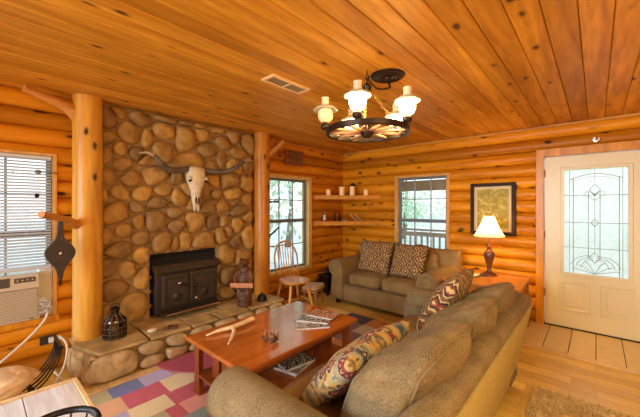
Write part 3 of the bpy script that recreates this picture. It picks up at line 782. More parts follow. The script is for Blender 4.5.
# ------------------------------------------------------------------ wood stove insert
st = thing('wood_stove', 'black iron two-door wood stove set into the fireplace opening', 'stove', (-3.455, 1.63, .262))
W = .355
mb = MB(); mb.box(-.10, .02, -W, W, .02, .47); mb.build('stove_body', M['stove'], st, bevel=.012)
mb = MB(); mb.prism([(-.10, .47), (.06, .47), (.075, .495), (.0, .545), (-.10, .56)], 2*W+.02, Matrix.Translation((0, -W-.01, 0))); mb.build('stove_hood', M['stove2'], st, bevel=.006)
mb = MB(); mb.box(-.105, -.085, -W-.02, W+.02, .50, .62); mb.build('damper_plate', M['soot'], st)
for s_ in (-1, 1):
    a0, a1 = (-W+.06, -.006) if s_ < 0 else (.006, W-.02)
    mb = MB(); mb.box(.015, .045, a0, a1, .10, .44)
    dd_ = mb.build('stove_door', M['stove2'], st, bevel=.008)
    mb = MB(); q = .035
    for (e0, e1, c0, c1) in ((a0+q, a0+q+.012, .135, .405), (a1-q-.012, a1-q, .135, .405), (a0+q, a1-q, .393, .405), (a0+q, a1-q, .135, .147)): mb.box(.044, .052, e0, e1, c0, c1)
    mb.build('door_beading', M['stove'], dd_, bevel=.003)
    mb = MB(); c_ = (a0+a1)/2; zc = .20; mb.lathe([(0, 0), (.04, 0), (.045, .01), (.03, .022), (0, .026)], (.045, c_+s_*.0, zc), 18, Matrix.Rotation(R(90), 4, 'Y')); mb.build('draft_wheel', M['stove'], dd_, smooth='auto')
    mb = MB()
    if s_ < 0:
        mb.cyl((.045, -.12, .33), (.085, -.12, .345), .010); mb.tube([(.085, -.12, .345), (.09, -.04, .31)], [.009, .008], 8); h_ = mb.build('door_handle', M['iron'], dd_, smooth='auto')
        mb = MB(); mb.ell((.095, -.135, .352), (.020, .024, .018)); mb.build('handle_knob', M['chrome'], dd_, smooth=True)
    else:
        mb.cyl((.045, .05, .27), (.085, .05, .27), .010); mb.tube([(.085, .07, .33), (.09, .045, .20)], [.010, .008], 8); h_ = mb.build('door_handle', M['iron'], dd_, smooth='auto')
        mb = MB(); mb.ell((.095, .05, .155), (.020, .022, .020)); mb.build('handle_knob', M['chrome'], dd_, smooth=True)
mb = MB(); mb.prism([(.0, .03), (.15, .045), (.165, .06), (.15, .07), (.0, .075)], 2*W-.04, Matrix.Translation((0, -W+.02, 0))); mb.build('ash_ledge', M['stove'], st, bevel=.005)
mb = MB(); mb.tube([(.172, -W+.05, .06), (.172, W-.05, .06)], .008, 8); mb.build('ledge_trim', M['chrome'], st, smooth='auto')

# ------------------------------------------------------------------ log posts
def log_post(name, label, cx, cy, z0, r, mat, branches, seed, flare=.0):
    t = thing(name, label, 'post', (cx, cy, z0))
    n = 28; H = CEIL-z0; vs = []; fs = []; K = 36
    for k in range(K+1):
        z = H*k/K
        for i in range(n):
            a = 2*PI*i/n; p = Vector((math.cos(a), math.sin(a), z*1.1))
            rr = r*(1+.035*mnoise.noise(Vector((p.x*1.2+seed, p.y*1.2, z*1.2)))+.03*mnoise.noise(Vector((p.x*3, p.y*3+seed, z*5)))+flare*math.exp(-z/.25))
            vs.append((rr*math.cos(a), rr*math.sin(a), z))
    for k in range(K):
        for i in range(n): fs.append((k*n+i, k*n+(i+1) % n, (k+1)*n+(i+1) % n, (k+1)*n+i))
    fs.append(tuple(range(n))[::-1]); fs.append(tuple(K*n+i for i in range(n)))
    mb = MB(); mb.add(vs, fs); mb.build('trunk', mat, t, smooth='auto')
    for (pts, rs, bm_) in branches:
        mb = MB(); P = [Vector(p)-Vector((cx, cy, z0)) for p in pts]
        mb.tube(spline(P, 5), sspline(rs, 5), 12); mb.build('branch_stub', bm_, t, smooth='auto')
    return t
log_post('log_post', 'thick peeled log post at the left edge of the stone fireplace', -3.455, .70, .262, .112, M['post'],
  [([(-3.43, .63, 1.27), (-3.27, .51, 1.335), (-3.1, .344, 1.385)], [.042, .030, .026], M['branch']),
   ([(-3.47, .64, 2.25), (-3.44, .52, 2.32), (-3.36, .27, 2.375)], [.070, .046, .028], M['branch'])], 1)
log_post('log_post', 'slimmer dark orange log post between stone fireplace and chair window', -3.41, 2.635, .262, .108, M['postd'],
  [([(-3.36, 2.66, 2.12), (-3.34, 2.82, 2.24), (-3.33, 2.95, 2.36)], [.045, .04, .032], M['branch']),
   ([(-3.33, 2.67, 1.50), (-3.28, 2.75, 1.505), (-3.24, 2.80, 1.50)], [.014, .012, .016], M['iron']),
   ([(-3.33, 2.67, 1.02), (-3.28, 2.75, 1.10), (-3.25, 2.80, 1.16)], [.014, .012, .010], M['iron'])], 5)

# ------------------------------------------------------------------ ceiling vent
v = thing('ceiling_vent', 'long pale framed ceiling vent left of the chandelier', 'vent', (-1.86, 1.685, CEIL))
mb = MB()
for (a, b_, c, e) in ((-.052, .052, -.20, -.175), (-.052, .052, .175, .20), (-.075, -.052, -.2, .2), (.052, .075, -.2, .2), (-.052, .052, -.008, .008)): mb.box(a, b_, c, e, -.016, -.001)
mb.build('frame', M['ventf'], v, bevel=.003)
mb = MB(); 
for k in range(24):
    y = -.17+k*.0145; mb.box(-.055, .055, y, y+.008, -.010, -.004)
mb.box(-.055, .055, -.18, .18, -.0035, -.001)
mb.build('grille', M['grille'], v)

# ------------------------------------------------------------------ longhorn skull
sk = thing('longhorn_skull', 'bleached longhorn skull with wide dark horns hung high on the stone', 'skull', (-3.42, 1.70, 1.40))
mb = MB(); prof = [(0, .016, .020), (.04, .030, .028), (.09, .042, .04), (.15, .050, .052), (.22, .062, .062), (.29, .088, .075), (.34, .108, .082), (.38, .112, .082), (.43, .104, .076), (.47, .110, .066), (.49, .085, .045), (.495, .02, .015)]
n = 20; vs = []; fs = []
for (z, hw, dp) in prof:
    for k in range(n):
        a = 2*PI*k/n; vs.append((dp*math.sin(a)*(1.0 if math.sin(a) > 0 else .5), hw*math.cos(a)*(abs(math.cos(a))**-.25 if abs(math.cos(a)) > .2 else 1), z))
for i in range(len(prof)-1):
    for k in range(n): fs.append((i*n+k, i*n+(k+1) % n, (i+1)*n+(k+1) % n, (i+1)*n+k))
fs.append(tuple(range(n))); fs.append(tuple((len(prof)-1)*n+k for k in range(n))[::-1])
mb.add(vs, fs)
for s_ in (-1, 1): mb.ell((.045, s_*.098, .352), (.035, .022, .03)); mb.tube([(.01, s_*.018, .09), (.02, s_*.024, .02), (.02, s_*.020, -.02)], [.016, .014, .008], 8)
sko = mb.build('skull', M['bone'], sk, smooth=True)
mb = MB()
for s_ in (-1, 1): mb.ell((.058, s_*.094, .335), (.022, .018, .020)); mb.ell((.044, s_*.016, .115), (.014, .009, .045))
mb.build('socket', M['darkwood'], sk, smooth=True)
so = Vector((-3.42, 1.70, 1.40))
for (pts, tip) in (([(-3.42, 1.64, 1.865), (-3.40, 1.54, 1.845), (-3.37, 1.41, 1.828), (-3.34, 1.30, 1.875), (-3.33, 1.24, 1.94), (-3.33, 1.17, 1.977), (-3.34, 1.09, 1.968)], 0), ([(-3.42, 1.76, 1.865), (-3.40, 1.86, 1.855), (-3.37, 2.06, 1.865), (-3.34, 2.17, 1.92), (-3.33, 2.26, 1.99), (-3.33, 2.36, 2.035), (-3.34, 2.44, 2.03)], 1)):
    P = [Vector(p)-so for p in pts]; sp = spline(P, 6); rs = sspline([.036, .034, .031, .028, .023, .015, .005], 6)
    mb = MB(); k = int(len(sp)*.72); mb.tube(sp[:k+1], rs[:k+1], 12); mb.cur = 1; mb.tube(sp[k:], rs[k:], 12)
    mb.build('horn', [M['horn'], M['horntip']], sk, smooth=True)

# ------------------------------------------------------------------ things on the hearth
ln = thing('lantern', 'squat black lantern at the left end of the hearth beside the log post', 'lantern', (-3.25, .86, .262))
mb = MB(); mb.lathe([(0, 0), (.082, 0), (.085, .01), (.085, .15), (.075, .175), (.035, .20), (.030, .215), (.030, .25), (.02, .255), (0, .256)], n=24); mb.build('glass_jar', M['bottle'], ln, smooth='auto')
mb = MB()
for z in (.012, .05, .10, .15): mb.tube([(.090*math.cos(2*PI*k/24), .090*math.sin(2*PI*k/24), z) for k in range(24)], .0045, 6, closed=True)
for k in range(10):
    a = 2*PI*k/10; c_, s_ = math.cos(a), math.sin(a); mb.tube([(.09*c_, .09*s_, 0), (.09*c_, .09*s_, .155), (.05*c_, .05*s_, .20), (.034*c_, .034*s_, .22)], .004, 5)
mb.build('wire_cage', plain('aged_wire', (.14, .10, .065), .45, .5), ln, smooth=True)
mb = MB(); mb.lathe([(0, .245), (.038, .245), (.040, .262), (.02, .275), (0, .278)], n=16); mb.build('lid', M['iron'], ln, smooth='auto')
mb = MB(); mb.tube([(0, .036*math.cos(a), .275+.03*math.sin(a)) for a in [PI*k/10 for k in range(11)]], .003, 5); mb.build('bail_handle', M['iron'], ln, smooth=True)
o = MB().ell((0, 0, .016), (.032, .048, .017)).build('pebble', M['pebble'], smooth=True, loc=(-3.12, 1.13, .262)); tag(o, 'smooth pale pebble on the hearth beside the lantern', 'stone')
mb = MB(); mb.tube(spline([(0, -.06, .010), (.02, -.02, .016), (0, .03, .013), (.03, .07, .012)], 5), [.012]*16, 7); mb.tube(spline([(.01, 0, .014), (.05, .01, .014), (.07, .05, .010)], 5), [.010]*11, 7)
mb.tube([(-.03, .02, .01), (.0, .02, .02), (.04, -.03, .01)], .008, 7)
tag(mb.build('driftwood', M['carved'], smooth=True, loc=(-3.10, 1.27, .262)), 'small dark knot of driftwood on the hearth in front of the stove', 'driftwood')

# carved bear with welcome board
be = thing('carved_bear', 'dark carved wooden bear holding a welcome board on the hearth', 'statue', (-3.13, 2.16, .262), R(-52))
mb = MB()   # faces local +X
mb.lathe([(0, 0), (.085, 0), (.09, .02), (.085, .17), (.07, .19), (0, .195)], n=16)
mb.ell((0, 0, .30), (.075, .085, .13)); mb.ell((.0, 0, .42), (.055, .065, .07)); mb.ell((.015, 0, .505), (.055, .055, .055))
mb.ell((.07, 0, .492), (.034, .026, .024))
for s_ in (-1, 1):
    mb.ell((-.005, s_*.042, .548), (.014, .018, .020)); mb.ell((.04, s_*.05, .15), (.035, .033, .075)); mb.ell((.075, s_*.05, .085), (.04, .032, .022))
    mb.tube([(.0, s_*.065, .41), (.035, s_*.105, .34), (.085, s_*.075, .275)], [.028, .027, .022], 10)
o = mb.build('bear_body', M['carved'], be, smooth=True)
rm = o.modifiers.new('fuse', 'REMESH'); rm.mode = 'VOXEL'; rm.voxel_size = .0065; rm.use_smooth_shade = True
mb = MB(); mb.box(.092, .112, -.135, .135, .235, .292); sg = mb.build('welcome_board', M['signw'], be, bevel=.004)
cu = bpy.data.curves.new('lettering', 'FONT'); cu.body = 'WELCOME'; cu.size = .058; cu.align_x = 'CENTER'; cu.align_y = 'CENTER'; cu.extrude = .002
cu.materials.append(M['candle'] if False else plain('board_paint', (.75, .48, .25), .6)); tmp = bpy.data.objects.new('tmp', cu); COL.objects.link(tmp); bpy.context.view_layer.update(); tme = bpy.data.meshes.new_from_object(tmp); bpy.data.objects.remove(tmp)
tx = bpy.data.objects.new('lettering', tme); COL.objects.link(tx); tx.parent = sg
tx.location = (.1135, 0, .2635); tx.rotation_euler = (R(90), 0, R(90)); tx.scale = (.92, 1, 1)
bl = thing('iron_bell', 'small black dome bell on the hearth in front of the slim log post', 'bell', (-3.13, 2.42, .262))
mb = MB(); mb.lathe([(0, 0), (.062, 0), (.064, .012), (.056, .03), (.050, .055), (.036, .078), (0, .085)], n=22); mb.build('dome', M['iron'], bl, smooth='auto')
mb = MB(); mb.lathe([(0, .082), (.010, .084), (.012, .094), (.006, .104), (0, .106)], n=12); mb.build('knob', M['iron'], bl, smooth=True)

# ------------------------------------------------------------------ bellows and window-side oddments
bw = thing('fireplace_bellows', 'black leather fireplace bellows hanging from the branch of the left log post', 'bellows', (-3.22, .475, 1.31))
out = [(.0, .03), (.010, .028), (.018, .0), (.020, -.10), (.035, -.14), (.085, -.195), (.10, -.24), (.085, -.29), (.045, -.34), (.028, -.375), (.016, -.42), (.010, -.46)]
poly = chaikin([(a, b_) for a, b_ in out]+[(-a, b_) for a, b_ in out[::-1]], 2)
mb = MB(); mb.prism(poly, .045, Matrix.Rotation(R(90), 4, 'Z')); bo = mb.build('bellows_board', M['leather'], bw, bevel=.006)
mb = MB(); mb.lathe([(0, 0), (.012, 0), (.010, .006), (0, .009)], (.0, 0, -.245), 14, Matrix.Rotation(R(90), 4, 'Y')); mb.build('stud', M['chrome'], bw, smooth='auto')
mb = MB(); mb.tube([(-.02, 0, -.44), (-.02, 0, -.51)], [.010, .006], 10); mb.build('nozzle', M['iron'], bw, smooth='auto')
mb = MB(); mb.tube([(-.02, .0, .01), (-.02, .03, .045), (-.02, .0, .075), (-.02, -.03, .045)], .003, 6, closed=True); mb.build('hanging_loop', M['leather'], bw, smooth=True)

# blinds on window 1
i0, i1, j0, j1 = in1
vb = thing('venetian_blind', 'white venetian blind covering the window above the air conditioner', 'blind', (XW-.005, (i0+i1)/2, .90))
mb = MB()
zs = [.93+k*.0255 for k in range(37)]
hw = (i1-i0)/2-.006
for z in zs:
    if z < j1-.03: 
        mb.box(-.011, .011, -hw, hw, -.0008, .0008, Matrix.Translation((0, 0, z-.90)) @ Matrix.Rotation(R(38), 4, 'Y'))
mb.build('slats', M['blind'], vb)
mb = MB(); mb.box(-.014, .016, -hw, hw, j1-.90-.03, j1-.90-.002); mb.build('head_rail', M['blind'], vb, bevel=.002)
mb = MB(); mb.box(-.014, .018, -hw, hw, .0, .022); mb.build('bottom_rail', M['blind'], vb, bevel=.003)
mb = MB()
for yy in (-hw*.6, 0, hw*.62): mb.cyl((.012, yy, .02), (.012, yy, j1-.92), .0012, n=5)
mb.build('ladder_cord', M['white'], vb)
# window latch ornament with a pull cord
wo = thing('pull_cord_weight', 'round dark metal ornament on a bracket with a hanging cord in front of the blinds', 'ornament', (XW+.06, .47, 1.735))
mb = MB(); mb.ell((.03, -.10, 0), (.010, .024, .018)); mb.tube([(.03, -.08, 0), (.02, 0, 0), (-.0, .03, 0)], .005, 7); mb.build('bracket', M['sash'], wo, smooth=True)
mb = MB(); mb.tube([(.03, -.10, -.02), (.03, -.105, -.18)], .0022, 5); mb.tube([(.03, -.10, -.02), (.03, -.085, -.30)], .0022, 5); mb.build('cord', M['white'], wo)
mb = MB(); mb.ell((.03, -.108, -.20), (.010, .016, .020)); mb.build('toggle', M['iron'], wo, smooth=True)

# air conditioner
ac = thing('air_conditioner', 'beige window air conditioner with louvred front in the left window', 'air conditioner', (XW, .10, .495))
mb = MB(); mb.box(-.25, .085, -.36, .285, 0, .385); mb.build('case', M['acbody'], ac, bevel=.012)
mb = MB()
for k in range(19): mb.box(.084, .092, -.345, .265, .025+k*.0125, .032+k*.0125)
mb.build('front_louvres', M['acbody'], ac)
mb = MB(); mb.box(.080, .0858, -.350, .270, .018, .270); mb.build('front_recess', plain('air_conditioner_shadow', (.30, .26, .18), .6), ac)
mb = MB()
for k in range(6): mb.box(.083, .090, -.345, .10, .300+k*.012, .307+k*.012)
mb.box(.080, .086, -.345, .10, .295, .370)
mb.build('outlet_vent', M['acdark'], ac)
mb = MB(); mb.box(.083, .089, .125, .255, .322, .362); cp = mb.build('control_panel', M['acdark'], ac, bevel=.002)
for k in range(4):
    mb = MB(); mb.cyl((.088, .145+k*.03, .342), (.094, .145+k*.03, .342), .006, n=10); mb.build('button', M['chrome'], cp, smooth='auto')
mb = MB(); mb.box(.084, .088, .215, .245, .012, .020); mb.build('badge', M['acdark'], ac)
mb = MB(); mb.box(-.02, .01, .287, .372, 0, .40)
for k in range(5): mb.box(.01, .016, .292+k*.016, .299+k*.016, .01, .39)
o = mb.build('filler_panel', M['white'], ac)
mb = MB(); WB(mb, 'left', -.44, .51, .03, .075, .440, .492); WB(mb, 'left', -.44, .51, -.1, .03, .462, .492)
struct(mb.build('trim_5', M['trim_o'], bevel=.006), 'wood sill under the air conditioner window')

# cables
def cable(pts, r, mat, name, label, cat='cable', group=None):
    mb = MB(); mb.tube(spline(pts, 8), r, 7); o = mb.build(name, mat, smooth=True); tag(o, label, cat, group); return o
cable([(XW+.075, .43, .55), (XW+.10, .42, .50), (XW+.12, .36, .42), (XW+.10, .28, .33), (XW+.10, .18, .24), (XW+.10, .10, .17), (XW+.16, .0, .02)], .009, M['cord'], 'power_cord', 'thick white power cord drooping from the air conditioner down the logs')
cb = [(XW+.09+.012*math.sin(k*1.7), .42+.045*math.cos(k*.9), .56+.02*math.sin(k*.55)+.010*(k % 9)) for k in range(30)]
cable(cb, .0035, plain('grey_cable', (.55, .56, .58), .5), 'cable_coil', 'tangled grey and white cable coil beside the air conditioner')
cable([(XW+.08, .50, .30), (XW+.17, .50, .33), (XW+.28, .53, .27), (XW+.33, .50, .12), (XW+.42, .40, .015), (XW+.52, .30, .01), (XW+.60, .30, .01), (XW+.55, .40, .01), (XW+.40, .50, .012), (XW+.28, .44, .10)], .0085, M['cord'], 'extension_cord', 'white extension cord looping from the wall plug onto the floor')
ot = thing('wall_outlet', 'wall outlet with white plug low on the logs under the air conditioner window', 'outlet', (XW+.045, .44, .285))
mb = MB(); mb.box(-.01, .006, -.055, .055, -.035, .035); mb.build('cover_plate', M['leather'], ot, bevel=.003)
mb = MB(); mb.box(.006, .045, .0, .075, -.018, .022); mb.build('plug', M['white'], ot, bevel=.004)

# log cradle with crumpled paper bag
lc = thing('log_cradle', 'black iron log cradle with curved straps in the corner under the air conditioner', 'log rack', (-2.98, .18, 0))
for k in range(5):
    x = -.16+k*.06
    mb = MB(); P = [(x, .25, .43), (x, .235, .33), (x+.01, .15, .20), (x+.01, .02, .135), (x+.01, -.14, .14), (x+.01, -.28, .24), (x, -.34, .38)]
    mb.tube(spline(P, 6), .006, 6); mb.build('strap', M['iron'], lc, smooth=True)
for (y, z) in ((.25, .43), (-.34, .38), (.09, .155), (-.14, .14)):
    mb = MB(); mb.tube([(-.2, y, z), (.11, y, z)], .011, 8); mb.build('cross_bar', M['iron'], lc, smooth='auto')
for (x, y) in ((-.18, .12), (.10, .12), (-.18, -.18), (.10, -.18)):
    mb = MB(); mb.tube(spline([(x*.9, y*.7, .14), (x*1.1, y, .07), (x*1.2, y*1.2, .0)], 5), .010, 7); mb.build('leg', M['iron'], lc, smooth='auto')
# crumpled bag
bm = bmesh.new(); bmesh.ops.create_icosphere(bm, subdivisions=4, radius=1)
for v_ in bm.verts:
    p = v_.co.copy(); f = 1+.22*mnoise.noise(p*1.6+Vector((3, 1, 7)))+.12*abs(mnoise.noise(p*4.5))
    v_.co = Vector((p.x*.15*f, p.y*.20*f, max(-.055, p.z*.085*f)))
me = bpy.data.meshes.new('paper_bag'); bm.to_mesh(me); bm.free(); me.materials.append(M['paper'])
o = bpy.data.objects.new('paper_bag', me); COL.objects.link(o); o.location = (-2.86, .09, .30)
for p in me.polygons: p.use_smooth = False
tag(o, 'crumpled brown paper bag lying in the iron log cradle', 'bag')
for k, (x, y, z, a, lb) in enumerate(((-2.96, .16, .205, 8, 'split firewood log in the cradle, nearest the log post'), (-2.95, .02, .19, -6, 'split firewood log in the cradle under the paper bag'))):
    mb = MB(); mb.prism([(-.05, -.03), (.05, -.035), (.045, .02), (.0, .045), (-.045, .02)], .28, Matrix.Rotation(R(-90+a), 4, 'Z') @ Matrix.Translation((0, -.14, 0)))
    tag(mb.build('firewood_log', M['logend'], loc=(x, y, z), bevel=.008), lb, 'firewood', 'firewood in the cradle')

# ------------------------------------------------------------------ whitewashed table bottom left
tb = thing('side_table', 'whitewashed plank-top table with pale wood edging in the near left corner', 'table', (-1.72, -.10, 0))
x0, x1, y0, y1 = -.42, .30, -.55, .485
mb = MB()
yy = x0+.02
for k in range(5):
    a0 = y0+.022+(y1-y0-.044)*k/5; a1 = y0+.022+(y1-y0-.044)*(k+1)/5
    mb.box(x0+.022, x1-.022, a0+.0015, a1-.0015, .475, .499)
mb.build('plank_top', M['white_plank'], tb, bevel=.002)
mb = MB()
for (a, b_, c, e) in ((x0, x1, y0, y0+.022), (x0, x1, y1-.022, y1), (x0, x0+.022, y0+.022, y1-.022), (x1-.022, x1, y0+.022, y1-.022)): mb.box(a, b_, c, e, .46, .507)
mb.box(x0+.02, x1-.02, y0+.02, y1-.02, .455, .474)
mb.build('edging', M['oakedge'], tb, bevel=.003)
for (a, b_) in ((x0+.05, y0+.05), (x1-.05, y0+.05), (x0+.05, y1-.05), (x1-.05, y1-.05)):
    mb = MB(); mb.box(a-.025, a+.025, b_-.025, b_+.025, 0, .46); mb.build('leg', M['oakedge'], tb, bevel=.004)
bk = thing('wire_bowl', 'black iron bowl with a thick round rim on the whitewashed table', 'bowl', (-1.545, .215, .499))
mb = MB(); mb.tube([(.13*math.cos(2*PI*k/40), .13*math.sin(2*PI*k/40), .085) for k in range(40)], .013, 10, closed=True)
rim = mb.build('rim', M['iron'], bk, smooth=True)
mb = MB()
for k in range(12):
    a = 2*PI*k/12; c_, s_ = math.cos(a), math.sin(a); mb.tube(spline([(.13*c_, .13*s_, .08), (.11*c_, .11*s_, .04), (.06*c_, .06*s_, .008), (.0, 0, .006)], 4), .004, 6)
mb.tube([(.07*math.cos(2*PI*k/30), .07*math.sin(2*PI*k/30), .006) for k in range(30)], .006, 7, closed=True)
mb.build('wire_basket', M['iron'], bk, smooth=True)

# ------------------------------------------------------------------ coffee table
ct = thing('coffee_table', 'glossy cherry wood coffee table on the patchwork rug in front of the sofa', 'coffee table', (-1.96, 1.68, 0))
TX, TY, TH = .385, .595, .452
mb = MB(); mb.box(-TX, TX, -TY, TY, TH-.032, TH); mb.build('table_top', M['cherry'], ct, bevel=.007)
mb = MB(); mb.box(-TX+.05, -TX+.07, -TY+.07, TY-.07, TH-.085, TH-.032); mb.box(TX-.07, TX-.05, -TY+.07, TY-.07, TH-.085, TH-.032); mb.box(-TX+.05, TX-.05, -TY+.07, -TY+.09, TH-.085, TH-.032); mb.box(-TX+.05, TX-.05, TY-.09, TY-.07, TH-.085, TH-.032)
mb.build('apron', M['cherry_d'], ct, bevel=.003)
for (a, b_) in ((-1, -1), (1, -1), (-1, 1), (1, 1)):
    mb = MB(); x = a*(TX-.07); y = b_*(TY-.075)
    vs = []
    for z, wx in ((0, .052), (.22, .036), (.42, .045)):
        vs += [(x-wx, y-.02, z), (x+wx*.7, y-.02, z), (x+wx*.7, y+.02, z), (x-wx, y+.02, z)]
    fs = [(0, 3, 2, 1), (8, 9, 10, 11)]
    for i in (0, 4):
        for k in range(4): fs.append((i+k, i+(k+1) % 4, i+4+(k+1) % 4, i+4+k))
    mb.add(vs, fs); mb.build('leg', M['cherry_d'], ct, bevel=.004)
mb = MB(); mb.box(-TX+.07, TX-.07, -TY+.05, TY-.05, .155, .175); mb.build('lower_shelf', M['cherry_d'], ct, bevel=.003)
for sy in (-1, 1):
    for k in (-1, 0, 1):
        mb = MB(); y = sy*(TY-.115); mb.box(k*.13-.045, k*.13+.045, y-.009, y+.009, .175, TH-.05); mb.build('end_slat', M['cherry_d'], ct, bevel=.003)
# on the table
ant = Vector((-2.12, 1.38, TH))
mb = MB(); P = [Vector(p)-ant for p in ((-2.205, 1.18, TH+.014), (-2.20, 1.28, TH+.022), (-2.175, 1.39, TH+.026), (-2.18, 1.50, TH+.030), (-2.20, 1.61, TH+.030))]
mb.tube(spline(P, 6), sspline([.006, .013, .017, .019, .023], 6), 10)
P = [Vector(p)-ant for p in ((-2.175, 1.39, TH+.026), (-2.09, 1.345, TH+.026), (-2.02, 1.28, TH+.018), (-1.96, 1.215, TH+.010))]
mb.tube(spline(P, 6), sspline([.016, .014, .011, .005], 6), 10)
tag(mb.build('antler', M['antler'], smooth=True, loc=ant), 'forked pale deer antler lying on the coffee table', 'antler')
nt = thing('pine_cone_ornament', 'small spiky brown twig crown standing on the coffee table', 'ornament', (-1.79, 1.46, TH))
mb = MB(); rnd = random.Random(4)
for k in range(34):
    a = rnd.uniform(0, 2*PI); z = rnd.uniform(.01, .035); r_ = rnd.uniform(.035, .058); b_ = a+rnd.uniform(.3, .9)
    mb.tube([(r_*math.cos(a), r_*math.sin(a), z), (r_*1.05*math.cos((a+b_)/2), r_*1.05*math.sin((a+b_)/2), z+rnd.uniform(0, .015)), (r_*math.cos(b_), r_*math.sin(b_), z+rnd.uniform(-.005, .02))], [.006, .006, .003], 5)
mb.build('twig_ring', M['carved'], nt, smooth=True)
mb = MB()
for k in range(16):
    a = 2*PI*k/16; r_ = rnd.uniform(.03, .06); mb.tube([(r_*math.cos(a), r_*math.sin(a), .03), (r_*1.2*math.cos(a+.2), r_*1.2*math.sin(a+.2), rnd.uniform(.06, .085))], [.006, .0015], 5)
mb.build('twig_tips', M['stool'], nt, smooth=True)
def magazine(loc, rz, sz, mats, label, group, h=.008):
    t = thing('magazine', label, 'magazine', loc, rz, group)
    mb = MB(); mb.box(-sz[0]/2, sz[0]/2, -sz[1]/2, sz[1]/2, .0005, h-.001); mb.build('pages', M['white'], t)
    mb = MB(); mb.box(-sz[0]/2-.001, sz[0]/2+.001, -sz[1]/2-.001, sz[1]/2+.001, h-.001, h); mb.build('cover', mats, t)
def cover_mat(name, cols, sc):
    m, n, l, b = new_mat(name); b.inputs['Roughness'].default_value = .25; co = coords(n, l, (sc, sc, 1))
    v = n.new('ShaderNodeTexVoronoi'); v.distance = 'CHEBYCHEV'; l.new(co, v.inputs['Vector']); s2 = n.new('ShaderNodeSeparateColor'); l.new(v.outputs['Color'], s2.inputs[0])
    r = ramp(n, [(i/len(cols), c) for i, c in enumerate(cols)], 'CONSTANT'); l.new(s2.outputs[0], r.inputs[0]); l.new(r.outputs[0], b.inputs['Base Color']); return m
c1 = cover_mat('magazine_cover_a', [(.30, .28, .25), (.6, .55, .5), (.10, .09, .09)], 12)
c2 = cover_mat('magazine_cover_b', [(.06, .055, .06), (.16, .15, .15), (.55, .5, .45)], 14)
c3 = cover_mat('magazine_cover_c', [(.50, .22, .12), (.12, .08, .07), (.65, .5, .4)], 16)
g = 'magazines on the coffee table'
magazine((-1.79, 1.90, TH), R(-38), (.20, .27), c1, 'grey magazine on the coffee table, lowest and nearest of the pile', g)
magazine((-1.84, 2.00, TH+.009), R(-62), (.20, .27), c2, 'dark magazine on the coffee table, middle of the pile', g)
magazine((-1.83, 2.10, TH+.018), R(-75), (.17, .24), c3, 'reddish magazine on the coffee table, topmost and furthest of the pile', g)
magazine((-1.80, 1.72, .176), R(12), (.21, .28), c1, 'grey magazine lying on the lower shelf of the coffee table', 'magazines on the lower shelf', .02)
magazine((-1.81, 1.72, .197), R(-10), (.19, .26), c2, 'dark magazine topmost on the lower shelf of the coffee table', 'magazines on the lower shelf', .015)

# ------------------------------------------------------------------ rugs
def rugmat(name, col): 
    return fabric(name, [min(1, c*1.1) for c in col], [min(1, c*1.55) for c in col], 40, 'Y', fine=90, bump=.4)
cols = {'sage': (.40, .40, .26), 'blue': (.14, .19, .42), 'lav': (.40, .38, .66), 'mag': (.47, .12, .18), 'cream': (.66, .60, .40), 'pink': (.66, .34, .32), 'peach': (.62, .40, .26), 'teal': (.22, .34, .40),
        'mauve': (.42, .22, .28), 'navy': (.045, .05, .09), 'plum': (.16, .11, .17), 'rust': (.36, .17, .07), 'ochre': (.50, .34, .14), 'olive': (.22, .22, .10), 'grey': (.38, .36, .32)}
keys = list(cols); mats = [rugmat('rug_'+k, cols[k]) for k in keys]
xs = [-2.86, -2.68, -2.46, -2.27, -2.10, -1.93]
rows = {0: [(.30, .48, 'pink'), (.48, .70, 'sage'), (.70, .915, 'blue'), (.915, 1.13, 'lav'), (1.13, 1.36, 'grey'), (1.36, 1.62, 'mauve'), (1.62, 1.95, 'blue'), (1.95, 2.25, 'ochre'), (2.25, 2.6, 'olive'), (2.6, 2.9, 'rust'), (2.9, 3.15, 'grey'), (3.15, 3.4, 'ochre')],
        1: [(.30, .52, 'lav'), (.52, .74, 'peach'), (.74, 1.02, 'mag'), (1.02, 1.28, 'cream'), (1.28, 1.55, 'mauve'), (1.55, 1.9, 'sage'), (1.9, 2.2, 'navy'), (2.2, 2.55, 'rust'), (2.55, 2.9, 'ochre'), (2.9, 3.2, 'olive'), (3.2, 3.4, 'ochre')],
        2: [(.30, .60, 'mag'), (.60, .72, 'lav'), (.72, .98, 'cream'), (.98, 1.26, 'mag'), (1.26, 1.40, 'cream'), (1.40, 1.7, 'teal'), (1.7, 2.1, 'plum'), (2.1, 2.5, 'grey'), (2.5, 2.8, 'rust'), (2.8, 3.1, 'olive'), (3.1, 3.4, 'navy')],
        3: [(.30, .62, 'teal'), (.62, .90, 'sage'), (.90, 1.0, 'mag'), (1.0, 1.22, 'pink'), (1.22, 1.5, 'teal'), (1.5, 1.9, 'ochre'), (1.9, 2.3, 'mauve'), (2.3, 2.62, 'ochre'), (2.62, 2.88, 'plum'), (2.88, 3.15, 'plum'), (3.15, 3.4, 'navy')],
        4: [(.30, .7, 'cream'), (.7, .95, 'sage'), (.95, 1.2, 'teal'), (1.2, 1.45, 'cream'), (1.45, 1.9, 'teal'), (1.9, 2.3, 'plum'), (2.3, 2.62, 'rust'), (2.62, 2.9, 'plum'), (2.9, 3.15, 'grey'), (3.15, 3.4, 'rust')]}
mb = MB()
for c, L in rows.items():
    for (a, b_, k) in L:
        mb.cur = keys.index(k); mb.box(xs[c], xs[c+1], a, b_, .0, .010)
tag(mb.build('patchwork_rug', mats, weld=False, loc=(0, 0, .001)), 'long patchwork rug of coloured rectangles under the coffee table', 'rug')
mb = MB(); pts = [(.62*math.sin(PI*k/36)*.9, -.66*math.cos(PI*k/36)) for k in range(37)]
n = len(pts); vs = [(p[0], p[1], .0) for p in pts]+[(p[0], p[1], .010) for p in pts]
